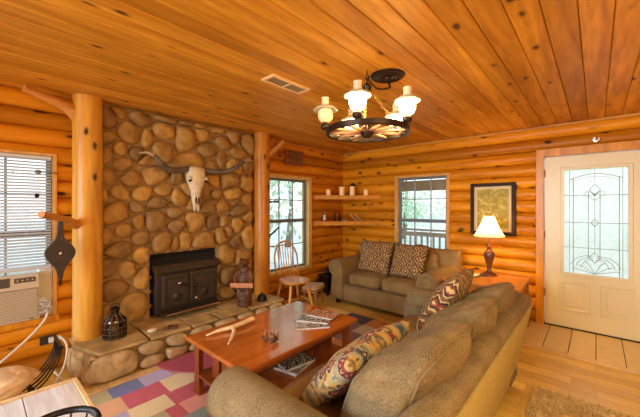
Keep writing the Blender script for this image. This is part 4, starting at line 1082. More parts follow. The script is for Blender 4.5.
mb.add(vs, [tuple(range(n))[::-1], tuple(range(n, 2*n))]+[(i, (i+1) % n, (i+1) % n+n, i+n) for i in range(n)])
tag(mb.build('half_round_rug', rugmat('rose_rug_weave', (.34, .075, .12)), loc=(-2.945, 1.76, .0155)), 'rose half-round hearth rug overlapping the patchwork rug', 'rug')
# shag rug, lower right
mb = MB(); rnd = random.Random(11)
mb.box(-.36, 1.6, -.6, 2.98, 0, .014)
sr = mb.build('shag_rug', M['shag'], loc=(0, 0, .001)); tag(sr, 'beige shag rug on the floor behind the sofa back', 'rug')
mb = MB()
for k in range(15000):
    x, y = rnd.uniform(-.36, .62), rnd.uniform(1.2, 2.98); h_ = rnd.uniform(.012, .03); dx, dy = rnd.gauss(0, .012), rnd.gauss(0, .012); w_ = .0035
    a = rnd.uniform(0, PI); cx_, cy_ = w_*math.cos(a), w_*math.sin(a)
    mb.add([(x-cx_, y-cy_, .012), (x+cx_, y+cy_, .012), (x+dx+cx_*.5, y+dy+cy_*.5, .012+h_), (x+dx-cx_*.5, y+dy-cy_*.5, .012+h_)], [(0, 1, 2, 3)])
pl = mb.build('pile', M['shag'], sr, weld=False); pl['kind'] = 'stuff'

# ------------------------------------------------------------------ sofas
def cushion(sx, sy, sz, puff, mat, parent, name, loc=(0, 0, 0), rot=(0, 0, 0), n=14, wr=.006, seed=0, welt=None, axis=2, shear=0, droop=0):
    """rounded box with bulging faces; its welts run round the two faces across `axis` as sub-parts"""
    hx, hy, hz = sx/2, sy/2, sz/2; e = 5.0
    def deform(c):
        x, y, z = c
        m_ = max(abs(x), abs(y), abs(z)); p = Vector((x, y, z)); L = (abs(x)**e+abs(y)**e+abs(z)**e)**(1/e)
        q = p*(m_/L) if L > 0 else p
        bx = 1+puff[0]*(1-y*y)*(1-z*z); by = 1+puff[1]*(1-x*x)*(1-z*z); bz = 1+puff[2]*(1-x*x)*(1-y*y)
        P = Vector((q.x*hx*bx, q.y*hy*by, q.z*hz*bz))
        nn = mnoise.noise(Vector((P.x*5+seed*7, P.y*5, P.z*5)))+.5*mnoise.noise(Vector((P.x*13+seed*7, P.y*13, P.z*9)))
        if droop:   # creases fanning over the crown of a slumped back cushion
            nn += .5*mnoise.noise(Vector((P.x*26+P.z*9+seed, P.y*4, 3)))
            f = max(0, P.z/hz)
            P.z -= droop*f*max(0, .35-P.y/sy)+.045*f*(x**4)
            P.y += shear*(P.z+hz)
        P += q.normalized()*nn*wr*2
        return P
    bm = bmesh.new(); bmesh.ops.create_cube(bm, size=2); bmesh.ops.subdivide_edges(bm, edges=bm.edges, cuts=n, use_grid_fill=True)
    for v_ in bm.verts: v_.co = deform(v_.co)
    me = bpy.data.meshes.new(name); bm.to_mesh(me); bm.free(); me.materials.append(mat)
    for p in me.polygons: p.use_smooth = True
    o = bpy.data.objects.new(name, me); COL.objects.link(o); o.parent = parent; o.location = loc; o.rotation_euler = rot
    sub = o.modifiers.new('s', 'SUBSURF'); sub.levels = 1; sub.render_levels = 1
    if welt:
        per = []
        for k in range(14): per.append((-1+2*k/14, -1))
        for k in range(14): per.append((1, -1+2*k/14))
        for k in range(14): per.append((1-2*k/14, 1))
        for k in range(14): per.append((-1, 1-2*k/14))
        for s_ in (-1, 1):
            pts = []
            for a, b_ in per:
                c = [a, b_]; c.insert(axis, s_); pts.append(deform(c)*1.004)
            mb = MB(); mb.tube(pts, .006, 6, closed=True); mb.build('cushion_welt', welt, o, smooth=True)
    return o
def rrect(hx, hy, r, n=6):
    out = []
    for (cx, cy, a0) in ((hx-r, hy-r, 0), (-hx+r, hy-r, 90), (-hx+r, -hy+r, 180), (hx-r, -hy+r, 270)):
        for k in range(n+1):
            a = R(a0+90*k/n); out.append((cx+r*math.cos(a), cy+r*math.sin(a)))
    return out
def pillow(size, T, mat, label, loc, mat_rot, name='throw_pillow', group=None, n=22, edge=.05):
    mb = MB()
    for side in (1, -1):
        vs = []; fs = []
        for i in range(n+1):
            for j in range(n+1):
                u_ = -1+2*i/n; v_ = -1+2*j/n
                x = size[0]/2*u_*(1-edge*(1-v_*v_)*abs(u_)); y = size[1]/2*v_*(1-edge*(1-u_*u_)*abs(v_))
                h_ = T*max(0, (1-u_**2)*(1-v_**2))**.42
                h_ += .012*mnoise.noise(Vector((u_*2.2, v_*2.2, side*3+len(label))))*(1-u_**6)*(1-v_**6)
                vs.append((x, y, side*h_))
        for i in range(n):
            for j in range(n): fs.append((i*(n+1)+j, (i+1)*(n+1)+j, (i+1)*(n+1)+j+1, i*(n+1)+j+1))
        mb.add(vs, fs)
    o = mb.build(name, mat, smooth=True); o.location = loc; o.rotation_mode = 'QUATERNION'; o.rotation_quaternion = mat_rot.to_quaternion()
    tag(o, label, 'cushion', group); return o

def settee(name, label, loc, rz, L, D, AH, BH, nseat, mat, seatm, backm, rake, ribm, arm_w=.26, nail=True, bt=.14, cb_h=.42, cb_splits=None, cb_t=.20, cb_y=.29, cb_shear=.22, cb_droop=.05):
    """local: x along the length, front faces -y, back at +y"""
    t = thing(name, label, 'sofa', loc, rz)
    hl, hd = L/2, D/2
    mb = MB(); mb.box(-hl+arm_w*.6, hl-arm_w*.6, -hd+.03, hd-.13, .07, .30); mb.build('base_frame', mat, t, bevel=.02, seg=3)
    for sx_ in (-1, 1):
        # scroll arm section in xz
        ri = .118; cz = AH-ri; cx = sx_*(hl-ri+.0)
        inner = sx_*(hl-arm_w)
        sec = [(sx_*(hl-arm_w), .08), (sx_*(hl-arm_w), cz-.02)]
        for k in range(0, 15):
            a = 180-k*(250/14); sec.append((cx+sx_*ri*math.cos(R(a))*(1.12 if a > 90 else 1), cz+ri*math.sin(R(a))))
        sec += [(sx_*(hl-.065), cz-ri*1.15), (sx_*(hl-.055), .30), (sx_*(hl-.035), .08)]
        mb = MB()
        # loft with softened front
        K = [(-hd, .93), (-hd+.008, .98), (-hd+.03, 1.0)]+[(-hd+.03+(D-.13)*q/6, 1) for q in range(1, 7)]
        c0 = (sx_*(hl-arm_w/2), (AH+.08)/2); n_ = len(sec); vs = []; fs = []
        for (y, s_) in K:
            for (a, b_) in sec: vs.append((c0[0]+(a-c0[0])*s_, y, c0[1]+(b_-c0[1])*s_))
        for i in range(len(K)-1):
            for k in range(n_): fs.append((i*n_+k, i*n_+(k+1) % n_, (i+1)*n_+(k+1) % n_, (i+1)*n_+k))
        fs.append(tuple(range(n_))); fs.append(tuple((len(K)-1)*n_+k for k in range(n_))[::-1])
        mb.add(vs, fs); a_ = mb.build('arm', mat, t, smooth='auto')
        mb = MB(); mb.tube([(c0[0]+(a-c0[0])*.97, -hd+.004, c0[1]+(b_-c0[1])*.97) for a, b_ in sec], .006, 7, closed=True); mb.build('arm_welt', ribm, a_, smooth=True)
        mb = MB(); mb.tube([(cx-sx_*.0+sx_*.075*math.cos(R(q)), -hd-.004, cz+.075*math.sin(R(q))) for q in range(200, -61, -20)], .007, 7); mb.build('scroll_welt', ribm, a_, smooth=True)
    # back: raked slab, rounded top rail
    mb = MB()
    sec = [(hd-rake, .06), (hd-rake*.5, .38), (hd, BH-.05), (hd-.012, BH-.015), (hd-.05, BH), (hd-bt*.8, BH-.008), (hd-bt-.01, BH-.05), (hd-bt-.05, .30), (hd-bt-.08, .06)]
    n_ = len(sec); Lx = hl-.012
    vs = [(-Lx, a, b_) for a, b_ in sec]+[(Lx, a, b_) for a, b_ in sec]
    mb.add(vs, [tuple(range(n_)), tuple(range(n_, 2*n_))[::-1]]+[(i, i+n_, (i+1) % n_+n_, (i+1) % n_) for i in range(n_)])
    mb.build('back_frame', mat, t, smooth='auto', bevel=.018, seg=3)
    # outer back panel
    mb = MB(); pts = [(hd-rake+.004, .07), (hd-rake*.5+.005, .38), (hd+.004, BH-.075)]
    vs = []
    for (a, b_) in pts: vs += [(-Lx+.02, a, b_), (Lx-.02, a, b_)]
    for (a, b_) in pts: vs += [(-Lx+.02, a-.02, b_), (Lx-.02, a-.02, b_)]
    mb.add(vs, [(0, 1, 3, 2), (2, 3, 5, 4), (6, 8, 9, 7), (8, 10, 11, 9), (0, 2, 8, 6), (2, 4, 10, 8), (1, 7, 9, 3), (3, 9, 11, 5), (4, 5, 11, 10), (0, 6, 7, 1)])
    mb.build('back_panel', backm, t)
    inw = L-2*arm_w
    # front border under the seat cushions
    mb = MB(); mb.tube([(-inw/2-.02, -hd+.028, .285), (inw/2+.02, -hd+.028, .285)], .007, 7); mb.build('front_welt', ribm, t, smooth=True)
    w_ = inw/nseat
    for k in range(nseat):
        x = -inw/2+w_*(k+.5)
        cushion(w_-.008, D-bt-.20, .175, (.0, .02, .16), seatm, t, 'seat_cushion', (x, -.115, .385), seed=k+L, welt=ribm)
    spl = cb_splits or [(-inw/2+w_*k, -inw/2+w_*(k+1)) for k in range(nseat)]
    for k, (a, b_) in enumerate(spl):
        cushion(b_-a-.004, cb_t, cb_h, (.01, .30, .08), mat, t, 'back_cushion', ((a+b_)/2, hd-cb_y, .455+cb_h/2), wr=.015, seed=k*3+1+L, n=18, welt=ribm, axis=1, shear=cb_shear, droop=cb_droop)
    if nail:
        for k in range(int(inw/.045)+1):
            x = -inw/2+k*.045; mb = MB(); mb.ell((x, -hd+.028, .085), (.009, .006, .009), n=8, m=5); mb.build('nail_head', M['brass'], t, smooth=True)
    for sx_ in (-1, 1):
        for y in (-hd+.08, hd-rake-.12):
            mb = MB(); mb.lathe([(0, 0), (.028, 0), (.038, .04), (.042, .085), (0, .085)], (sx_*(hl-.12), y, 0), 12); mb.build('foot', M['darkwood'], t, smooth='auto')
    return t
welt = fabric('welt_cord', (.13, .085, .04), (.24, .165, .085), 0)
LS_X0, LS_X1 = -3.01, -1.365
settee('loveseat', 'small brown two-seat sofa with nailhead trim under the far window', ((LS_X0+LS_X1)/2, 4.035, 0), R(-1.0), LS_X1-LS_X0, .93, .655, .84, 2, M['sofa2'], M['seatf'], M['sofa2'], .02, welt, cb_h=.41)
SY0, SY1 = .72, 2.99
big = settee('sofa', 'long tan chenille sofa in the foreground seen from behind its back', (-.865, (SY0+SY1)/2, 0), R(-90), SY1-SY0, .97, .655, .745, 3, M['sofa'], M['seatf'], M['backp'], .12, welt, arm_w=.29, nail=False, cb_splits=[(-.845, -.41), (-.41, .13), (.13, .845)], cb_h=.43, cb_t=.28, cb_y=.335, cb_shear=.34, cb_droop=.11)

# pillows
def frame(xa, ya):
    xa = Vector(xa).normalized(); za = xa.cross(Vector(ya)).normalized(); ya_ = za.cross(xa)
    return Matrix((xa, ya_, za)).transposed()
pillow((.50, .48), .08, M['kilim'], 'kilim-pattern cushion at the left end of the loveseat', (-2.44, 3.97, .695), frame((1, .12, -.05), (0, .38, .92)), group='patterned cushions on the loveseat')
pillow((.50, .48), .08, M['kilim'], 'kilim-pattern cushion leaning right of centre on the loveseat', (-1.92, 3.97, .695), frame((1, -.05, -.02), (0, .36, .93)), group='patterned cushions on the loveseat')
pillow((.56, .54), .095, M['kilim'], 'kilim-pattern cushion at the far end of the long sofa', (-.85, 2.38, .735), frame((.10, -1, .02), (.55, 0, .83)))
pillow((.68, .48), .095, M['floral'], 'long floral cushion at the near end of the long sofa', (-.955, 1.375, .612), frame((.05, -1, .0), (.70, .0, .70)))

# ------------------------------------------------------------------ end table, lamp, dish
et = thing('end_table', 'orange-brown wooden end table in the corner between the two sofas', 'end table', (-.965, 4.07, 0))
mb = MB(); mb.box(-.385, .385, -.40, .40, .572, .60); mb.build('table_top', M['endtab'], et, bevel=.006)
mb = MB(); 
for (a, b_, c, e) in ((-.34, .34, -.36, -.34), (-.34, .34, .34, .36), (-.35, -.33, -.35, .35), (.33, .35, -.35, .35)): mb.box(a, b_, c, e, .49, .572)
mb.build('apron', M['endtab'], et)
for (a, b_) in ((-1, -1), (1, -1), (-1, 1), (1, 1)):
    mb = MB(); mb.box(a*.34-.025, a*.34+.025, b_*.35-.025, b_*.35+.025, 0, .572); mb.build('leg', M['endtab'], et, bevel=.004)
mb = MB(); mb.box(-.33, .33, -.34, .34, .16, .18); mb.build('lower_shelf', M['endtab'], et)
tl = thing('table_lamp', 'lit table lamp with cream bell shade and turned brown base on the end table', 'lamp', (-.985, 4.24, .60))
mb = MB(); mb.lathe([(0, 0), (.085, 0), (.088, .012), (.075, .022), (.055, .03), (.03, .045), (.022, .07), (.026, .10), (.040, .15), (.056, .20), (.062, .24), (.058, .275), (.040, .30), (.024, .315), (.020, .33), (.030, .345), (.024, .36), (.012, .38), (.010, .47), (0, .47)], n=28)
mb.build('base', wood('lamp_base_wood', (.09, .025, .012), (.20, .06, .025), 'Z', 0, .2, coat=.4), tl, smooth='auto')
mb = MB(); prof = []
for k in range(11):
    t_ = k/10; prof.append((.058+.112*(.6*(1-t_)**1.6+.4*(1-t_)), .475+.245*t_))
mb.lathe(prof, n=48)
mb.f = [f for f in mb.f if len(f) == 4]; mb.m = mb.m[:len(mb.f)]
sh = mb.build('lamp_shade', M['shade'], tl, smooth=True)
mb = MB()
for k in range(8):
    a = 2*PI*k/8+.2; mb.tube([(r_*1.004*math.cos(a), r_*1.004*math.sin(a), z) for r_, z in prof], .0022, 5)
mb.tube([(prof[0][0]*math.cos(2*PI*k/40), prof[0][0]*math.sin(2*PI*k/40), prof[0][1]) for k in range(40)], .003, 6, closed=True)
mb.tube([(prof[-1][0]*math.cos(2*PI*k/40), prof[-1][0]*math.sin(2*PI*k/40), prof[-1][1]) for k in range(40)], .003, 6, closed=True)
mb.build('shade_trim', plain('shade_trim_cloth', (.75, .60, .32), .7), sh, smooth=True)
mb = MB(); mb.ell((0, 0, .57), (.028, .028, .038)); mb.build('bulb', glow('lamp_bulb', (1, .74, .40), 18), tl, smooth=True)
light('table_lamp_light', 'POINT', (-.985, 4.24, 1.18), 34, (1, .62, .24), .04)
mb = MB(); mb.lathe([(0, .004), (.075, .004), (.10, .018), (.104, .020), (.08, .0), (0, .0)], n=30)
tag(mb.build('dish', M['dish'], smooth='auto', loc=(-1.14, 4.02, .601)), 'shallow pale green dish on the end table', 'dish')
mb = MB(); mb.box(-.05, .05, -.02, .02, 0, .018); tag(mb.build('remote_control', M['leather'], loc=(-1.02, 4.10, .601), rot=(0, 0, R(20)), bevel=.004), 'small black remote on the end table beside the lamp base', 'remote')

# ------------------------------------------------------------------ picture on far wall
pc = thing('framed_picture', 'olive gold print in a dark frame with cream mat behind the table lamp', 'picture', (-1.04, YW-.032, 1.06))
fw, fh = .545, .695
mb = MB(); q = .045
for (a, b_, c, e) in ((-fw/2, -fw/2+q, 0, fh), (fw/2-q, fw/2, 0, fh), (-fw/2+q, fw/2-q, 0, q), (-fw/2+q, fw/2-q, fh-q, fh)): mb.box(a, b_, -.028, .0, c, e)
mb.build('frame', M['darkwood'], pc, bevel=.005)
mb = MB(); mb.box(-fw/2+q, fw/2-q, -.010, -.004, q, fh-q); mb.build('mat_board', plain('cream_mat', (.70, .60, .38), .7), pc)
def print_mat():
    m, n, l, b = new_mat('gold_print'); b.inputs['Roughness'].default_value = .6; co = coords(n, l, (9, 1, 9))
    no = n.new('ShaderNodeTexNoise'); no.inputs['Scale'].default_value = 1.6; no.inputs['Detail'].default_value = 7; no.inputs['Distortion'].default_value = 1.2; l.new(co, no.inputs[0])
    r = ramp(n, [(.35, (.30, .25, .03)), (.55, (.46, .39, .06)), (.63, (.74, .64, .24)), (.72, (.46, .39, .06))]); l.new(no.outputs[0], r.inputs[0]); l.new(r.outputs[0], b.inputs['Base Color']); return m
mb = MB(); mb.box(-fw/2+q+.038, fw/2-q-.038, -.013, -.009, q+.045, fh-q-.038); mb.build('print', print_mat(), pc)

# plaque
pq = thing('wooden_plaque', 'dark carved wooden plaque high on the left wall above the chair window', 'plaque', (XW+.035, 3.385, 2.08))
mb = MB(); mb.box(-.01, .012, -.195, .195, 0, .245); mb.build('board', M['plaque'], pq, bevel=.004)
mb = MB()
for (a, b_, c, e) in ((-.18, .18, 0, .016), (-.18, .18, .229, .245), (-.195, -.18, 0, .245), (.18, .195, 0, .245)): mb.box(.010, .022, a, b_, c, e)
mb.build('rim', M['signw'], pq, bevel=.003)
mb = MB(); rnd = random.Random(2)
for r_ in range(2):
    y = -.155
    while y < .15:
        z0 = .035+r_*.10; h_ = .065
        k = rnd.randint(0, 3)
        mb.tube([(.013, y, z0), (.013, y, z0+h_)], .005, 5)
        if k in (0, 2): mb.tube([(.013, y, z0+h_), (.013, y+.022, z0+h_)], .005, 5)
        if k in (0, 1): mb.tube([(.013, y, z0), (.013, y+.022, z0)], .005, 5)
        if k == 3: mb.tube([(.013, y, z0+h_/2), (.013, y+.02, z0+h_/2), (.013, y+.02, z0)], .005, 5)
        y += rnd.choice((.036, .04, .06))
mb.build('carved_relief', M['signw'], pq, smooth=True)

# ------------------------------------------------------------------ corner shelves
def corner_shelf(z, L, label):
    n = 10; pts = [(XW+.03, YW-.03), (XW+.03, YW-.03-L)]
    for k in range(1, n):
        t_ = k/n; bx = XW+.03+L*t_; by = YW-.03-L*(1-t_); bulge = -.02*math.sin(PI*t_)
        pts.append((bx+bulge*.7, by-bulge*.7))
    pts.append((XW+.03+L, YW-.03))
    mb = MB(); m_ = len(pts); vs = [(p[0], p[1], z-.072) for p in pts]+[(p[0], p[1], z) for p in pts]
    mb.add(vs, [tuple(range(m_)), tuple(range(m_, 2*m_))[::-1]]+[(i, i+m_, (i+1) % m_+m_, (i+1) % m_) for i in range(m_)])
    o = mb.build('corner_shelf', M['shelf'], bevel=.006); tag(o, label, 'shelf', 'corner shelves'); return o
corner_shelf(1.63, .80, 'upper thick wooden corner shelf holding candles')
corner_shelf(1.185, .82, 'lower thick wooden corner shelf holding figurines')
# positions along the shelf front, measured from the left wall
def shelf_pt(s_, back=.10): # s_ 0..1 from the left wall end to the far wall end
    return (XW+.03+.80*s_-back*.7, YW-.03-.80*(1-s_)+back*.7)
def ray_shelf(px, back):
    # intersect the sight line with the diagonal line through the shelf
    u = (px-320)/FX; dx = -math.sin(FY)+u*math.cos(FY); dy = math.cos(FY)+u*math.sin(FY)
    # line: x - y = c   along (1,1): front edge points satisfy y - x = YW - XW - L
    c = (YW-.03)-(XW+.03)-.80+back*1.414
    d_ = c/(dy-dx); return dx*d_, dy*d_
for px, h_, r_, lb in ((328.3, .105, .042, 'short cream pillar candle at the left end of the upper corner shelf'), (341.8, .155, .045, 'tall cream pillar candle left of centre on the upper corner shelf'), (352.2, .160, .045, 'tall cream pillar candle right of centre on the upper corner shelf'), (366, .105, .042, 'short cream pillar candle at the right end of the upper corner shelf')):
    x, y = ray_shelf(px, .14 if h_ < .12 else .17)
    t = thing('pillar_candle', lb, 'candle', (x, y, 1.631), 0, 'candles on the upper corner shelf')
    mb = MB(); mb.lathe([(0, 0), (r_, 0), (r_, h_-.004), (r_-.006, h_), (.02, h_-.006), (0, h_-.008)], n=24); mb.build('wax', M['candle'], t, smooth='auto')
    mb = MB(); mb.cyl((0, 0, h_-.008), (0, 0, h_+.012), .0018, n=6); mb.build('wick', M['soot'], t)
x, y = ray_shelf(352.5, .34)
mb = MB(); mb.lathe([(0, 0), (.03, 0), (.022, .02), (.014, .10), (.03, .15), (.042, .19), (.03, .225), (0, .235)], n=16)
tag(mb.build('dark_finial', M['iron'], smooth='auto', loc=(x, y, 1.631)), 'dark round-topped ornament behind the candles on the upper corner shelf', 'ornament')
x, y = ray_shelf(324.5, .12); t = thing('bottle', 'small dark bottle with white label at the left end of the lower corner shelf', 'bottle', (x, y, 1.186))
mb = MB(); mb.lathe([(0, 0), (.024, 0), (.025, .10), (.012, .125), (.011, .15), (0, .152)], n=16); mb.build('glass', M['bottle'], t, smooth='auto')
mb = MB(); mb.lathe([(.0258, .02), (.0258, .11)], n=16); mb.f = [f for f in mb.f if len(f) == 4]; mb.m = mb.m[:len(mb.f)]; mb.build('label_paper', M['white'], t, smooth=True)
for px, kind, lb in ((334.5, 0, 'black seated figurine on the lower corner shelf, nearest the bottle'), (339.5, 1, 'black taller figurine on the lower corner shelf, at its middle')):
    x, y = ray_shelf(px, .14); t = thing('figurine', lb, 'figurine', (x, y, 1.186), R(-45), 'figurines on the lower corner shelf')
    mb = MB(); s_ = 1+.15*kind
    mb.ell((0, 0, .035*s_), (.032, .026, .038*s_)); mb.ell((0, 0, .085*s_), (.020, .018, .030*s_)); mb.ell((0, -.006, .122*s_), (.015, .015, .017)); mb.tube([(-.02, 0, .08), (-.034, -.012, .05), (-.02, -.03, .03)], .007, 6); mb.tube([(.02, 0, .08), (.034, -.012, .05), (.02, -.03, .03)], .007, 6)
    mb.build('body', M['iron'], t, smooth=True)
x, y = ray_shelf(345, .13)
mb = MB(); mb.lathe([(0, 0), (.05, 0), (.056, .012), (.05, .02), (0, .016)], n=20); tag(mb.build('saucer', plain('grey_glaze', (.35, .33, .32), .3), smooth='auto', loc=(x, y, 1.186)), 'small grey saucer on the lower corner shelf right of the figurines', 'saucer')
for px, lb in ((353.5, 'thin pale leaning carving on the lower corner shelf, left of its pair'), (358.8, 'thin pale leaning carving on the lower corner shelf, right of its pair')):
    x, y = ray_shelf(px, .14); mb = MB(); mb.tube(spline([(.045, .045, .004), (.0, .0, .045), (-.03, -.03, .09), (-.045, -.045, .125)], 4), [.009]*12+[.006], 7)
    mb.ell((.035, .035, .01), (.02, .02, .010))
    tag(mb.build('carving', M['chrome'] if False else plain('silver_grey', (.55, .50, .45), .35, .3), smooth=True, loc=(x, y, 1.187)), lb, 'ornament', 'leaning carvings on the lower corner shelf')

# ------------------------------------------------------------------ spindle-back chair
ch = thing('windsor_chair', 'light wood spindle-back chair with bowed hoop beside the window', 'chair', (-3.05, 2.895, 0), R(-12))
# faces local +X, width along Y
mb = MB(); pts = []
for k in range(32):
    a = 2*PI*k/32; c_, s_ = math.cos(a), math.sin(a)
    pts.append((.20*math.copysign(abs(c_)**.75, c_)+.0, (.205 if c_ > 0 else .185)*math.copysign(abs(s_)**.75, s_)))
n = len(pts); vs = []; fs = []
for (s_, z) in ((.93, .425), (1.0, .437), (1.0, .447), (.96, .455), (.6, .448), (.2, .444)):
    for p in pts: vs.append((p[0]*s_, p[1]*s_, z))
for i in range(5):
    for k in range(n): fs.append((i*n+k, i*n+(k+1) % n, (i+1)*n+(k+1) % n, (i+1)*n+k))
fs.append(tuple(range(n))[::-1]); fs.append(tuple(5*n+k for k in range(n)))
mb.add(vs, fs); mb.build('seat', M['chair'], ch, smooth='auto')
hoop = []
for k in range(25):
    t_ = k/24; a = PI*t_; yy = -.185*math.cos(a)*(1.0 if True else 1); zz = .45+.50*(math.sin(a)**.62); lean = -.16-.10*(zz-.45)/.5
    hoop.append((lean, yy*(.86+.22*min(1, (zz-.45)/.3)), zz))
mb = MB(); mb.tube(hoop, .0125, 10); mb.build('bow', M['chair'], ch, smooth=True)
for k in range(7):
    y = -.12+.04*k; zt = .45+.50*(math.sqrt(max(.02, 1-(y*1.05/.2)**2))**.62*1.0)
    mb = MB(); mb.tube([(-.155, y*.85, .45), (-.155-.05*(zt-.45)/.5*1, y*.95, .45+(zt-.45)*.4), (-.16-.10*(zt-.45)/.5, y*1.05, zt)], [.0085, .0075, .005], 8); mb.build('spindle', M['chair'], ch, smooth=True)
feet = {}
for (a, b_) in ((1, -1), (1, 1), (-1, -1), (-1, 1)):
    top = Vector((a*.12, b_*.12, .43)); bot = Vector((a*.20, b_*.20, 0)); feet[(a, b_)] = (top, bot)
    P = [top.lerp(bot, t_) for t_ in (0, .12, .16, .2, .45, .62, .66, .7, .8, 1)]
    mb = MB(); mb.tube(P, [.014, .017, .013, .017, .021, .018, .014, .018, .016, .011], 10); mb.build('leg', M['chair'], ch, smooth=True)
for b_ in (-1, 1):
    p = feet[(1, b_)][0].lerp(feet[(1, b_)][1], .58); q = feet[(-1, b_)][0].lerp(feet[(-1, b_)][1], .58)
    mb = MB(); mb.tube([p, p.lerp(q, .5), q], [.009, .014, .009], 8); mb.build('stretcher', M['chair'], ch, smooth=True)
mb = MB(); mb.tube([(0, -.165, .18), (0, 0, .18), (0, .165, .18)], [.009, .014, .009], 8); mb.build('stretcher', M['chair'], ch, smooth=True)

so_ = thing('footstool', 'low footstool with a pale padded top behind the spindle-back chair', 'stool', (-3.13, 3.36, 0), R(20))
mb = MB(); mb.box(-.12, .12, -.17, .17, .20, .235); mb.build('stool_seat', M['stool'], so_, bevel=.006)
cushion(.26, .36, .05, (0, 0, .3), M['fleece'], so_, 'padding', (0, 0, .26), n=8)
for (a, b_) in ((1, -1), (1, 1), (-1, -1), (-1, 1)):
    mb = MB(); mb.tube([(a*.08, b_*.12, .20), (a*.11, b_*.15, 0)], [.018, .014], 10); mb.build('leg', M['stool'], so_, smooth='auto')
bx = thing('dark_box_stand', 'low dark wooden stand tucked between loveseat arm and left wall', 'stand', (-3.32, 3.90, 0))
mb = MB(); mb.box(-.11, .11, -.11, .11, .30, .325); mb.build('top', M['darkwood'], bx, bevel=.004)
mb = MB(); mb.box(-.09, .09, -.09, .09, .05, .30); mb.build('cabinet', M['darkwood'], bx, bevel=.004)
for (a, b_) in ((1, -1), (1, 1), (-1, -1), (-1, 1)):
    mb = MB(); mb.box(a*.085-.015, a*.085+.015, b_*.085-.015, b_*.085+.015, 0, .30); mb.build('leg', M['darkwood'], bx)
mb = MB(); mb.lathe([(0, 0), (.045, 0), (.055, .03), (.04, .07), (.02, .09), (.028, .115), (0, .115)], n=18)
tag(mb.build('small_urn', M['iron'], smooth='auto', loc=(-3.30, 3.90, .326)), 'small black urn on the low dark stand beside the loveseat', 'urn')

# ------------------------------------------------------------------ wagon wheel chandelier
CX, CY, CZ = -1.240, 1.905, 1.985
cdl = thing('wagon_wheel_chandelier', 'dark wagon wheel chandelier with five oil-lamp style lights', 'chandelier', (CX, CY, CZ))
RR = .285
bz = plain('dark_bronze', (.035, .020, .012), .35, .6)
spk = wood('spoke_wood', (.55, .28, .16), (.80, .48, .32), 'X', 0, .3)
mb = MB(); sec = [(-.013, -.019), (.013, -.019), (.015, .019), (-.015, .019)]
N = 64; vs = []; fs = []
for k in range(N):
    a = 2*PI*k/N
    for (r_, z) in sec: vs.append(((RR+r_)*math.cos(a), (RR+r_)*math.sin(a), z))
for k in range(N):
    for q in range(4): fs.append((k*4+q, k*4+(q+1) % 4, ((k+1) % N)*4+(q+1) % 4, ((k+1) % N)*4+q))
mb.add(vs, fs); mb.build('wheel_rim', bz, cdl, smooth='auto', bevel=.003)
for k in range(12):
    a = 2*PI*k/12; c_, s_ = math.cos(a), math.sin(a)
    mb = MB(); mb.tube([(.04*c_, .04*s_, 0), (.12*c_, .12*s_, 0), (.2*c_, .2*s_, 0), (.272*c_, .272*s_, 0)], [.009, .013, .010, .008], 8); mb.build('spoke', spk, cdl, smooth=True)
mb = MB(); mb.lathe([(0, -.045), (.03, -.042), (.045, -.02), (.052, 0), (.045, .025), (.03, .04), (.02, .055), (0, .058)], n=20); mb.build('hub', bz, cdl, smooth='auto')
def chain(mb, p, q, L=.030, r=.0028, w_=.009):
    p, q = Vector(p), Vector(q); d_ = q-p; n = max(2, int(d_.length/(L*.78))); t_ = d_.normalized(); u = t_.orthogonal().normalized(); v_ = t_.cross(u)
    for i in range(n):
        c = p+d_*((i+.5)/n); s_ = u if i % 2 else v_
        mb.tube([c+t_*(L/2)*math.cos(2*PI*k/10)+s_*w_*math.sin(2*PI*k/10) for k in range(10)], r, 5, closed=True)
JZ = .315
for k in range(3):
    a = R(-60+120*k)
    mb = MB(); chain(mb, (RR*math.cos(a), RR*math.sin(a), .02), (.02*math.cos(a), .02*math.sin(a), JZ)); mb.build('chain', M['brass'], cdl, smooth=True)
mb = MB(); mb.lathe([(0, JZ-.015), (.028, JZ-.012), (.034, JZ+.01), (.02, JZ+.03), (.008, JZ+.04), (0, JZ+.045)], n=16); mb.build('loop_cap', bz, cdl, smooth='auto')
mb = MB(); chain(mb, (0, 0, JZ+.04), (0, 0, CEIL-CZ-.03)); mb.build('chain', bz, cdl, smooth=True)
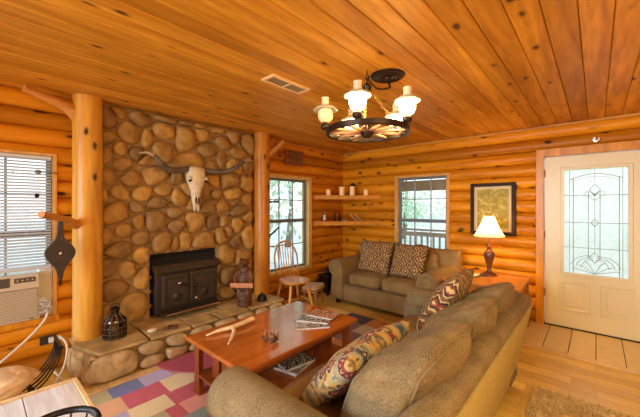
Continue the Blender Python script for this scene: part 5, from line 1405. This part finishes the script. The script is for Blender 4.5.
mb = MB(); mb.tube(spline([(0, 0, CEIL-CZ), (0, 0, CEIL-CZ-.03), (.018, 0, CEIL-CZ-.05), (.0, 0, CEIL-CZ-.07), (-.012, 0, CEIL-CZ-.05)], 5), .004, 7); mb.build('ceiling_hook', bz, cdl, smooth=True)
MX, MY = -1.175-CX, 2.085-CY
mb = MB(); H0 = CEIL-CZ; mb.lathe([(0, H0-.035), (.025, H0-.034), (.03, H0-.022), (.05, H0-.018), (.058, H0-.024), (.07, H0-.016), (.088, H0-.020), (.098, H0-.012), (.115, H0-.014), (.128, H0-.004), (.13, H0), (0, H0)], (MX, MY, 0), 36); mb.build('ceiling_medallion', bz, cdl, smooth='auto')
mb = MB(); P = spline([(MX, MY, H0-.035), (MX*.95+.03, MY*.9, H0-.10), (MX*.5, MY*.5, H0-.115), (.0, .0, H0-.06)], 6)
for i in range(0, len(P)-1):
    chain(mb, P[i], P[i+1], .022, .0024, .007)
mb.build('swag_chain', bz, cdl, smooth=True)
FA = R(41.7)
for k in range(5):
    th = R(-110+72*k)+FA       # measured in the plan, first lamp towards the camera
    lx, ly = (RR+.018)*math.cos(th), (RR+.018)*math.sin(th)
    lit = k != 4
    mb = MB(); mb.lathe([(0, -.005), (.022, -.005), (.030, .005), (.034, .020), (.028, .034), (.018, .040), (.022, .048), (.022, .056), (0, .056)], (lx, ly, .022), 18); ol = mb.build('oil_lamp', bz, cdl, smooth='auto')
    mb = MB(); mb.lathe([(.022, .050), (.040, .062), (.051, .085), (.054, .105), (.050, .128), (.040, .146), (.032, .152), (0, .152)], (lx, ly, .018), 22); mb.build('glass_globe', M['globe'] if lit else M['globe_dim'], ol, smooth=True)
    mb = MB(); mb.lathe([(.028, .168), (.050, .160), (.080, .140), (.088, .138), (.084, .146), (.054, .168), (.030, .178)], (lx, ly, .018), 40, wob=.02); mb.build('frilled_shade', M['milk'], ol, smooth=True)
    mb = MB(); mb.lathe([(.026, .172), (.026, .226), (.029, .232), (.024, .232), (.023, .172)], (lx, ly, .018), 18); mb.build('glass_chimney', M['chim'], ol, smooth='auto')
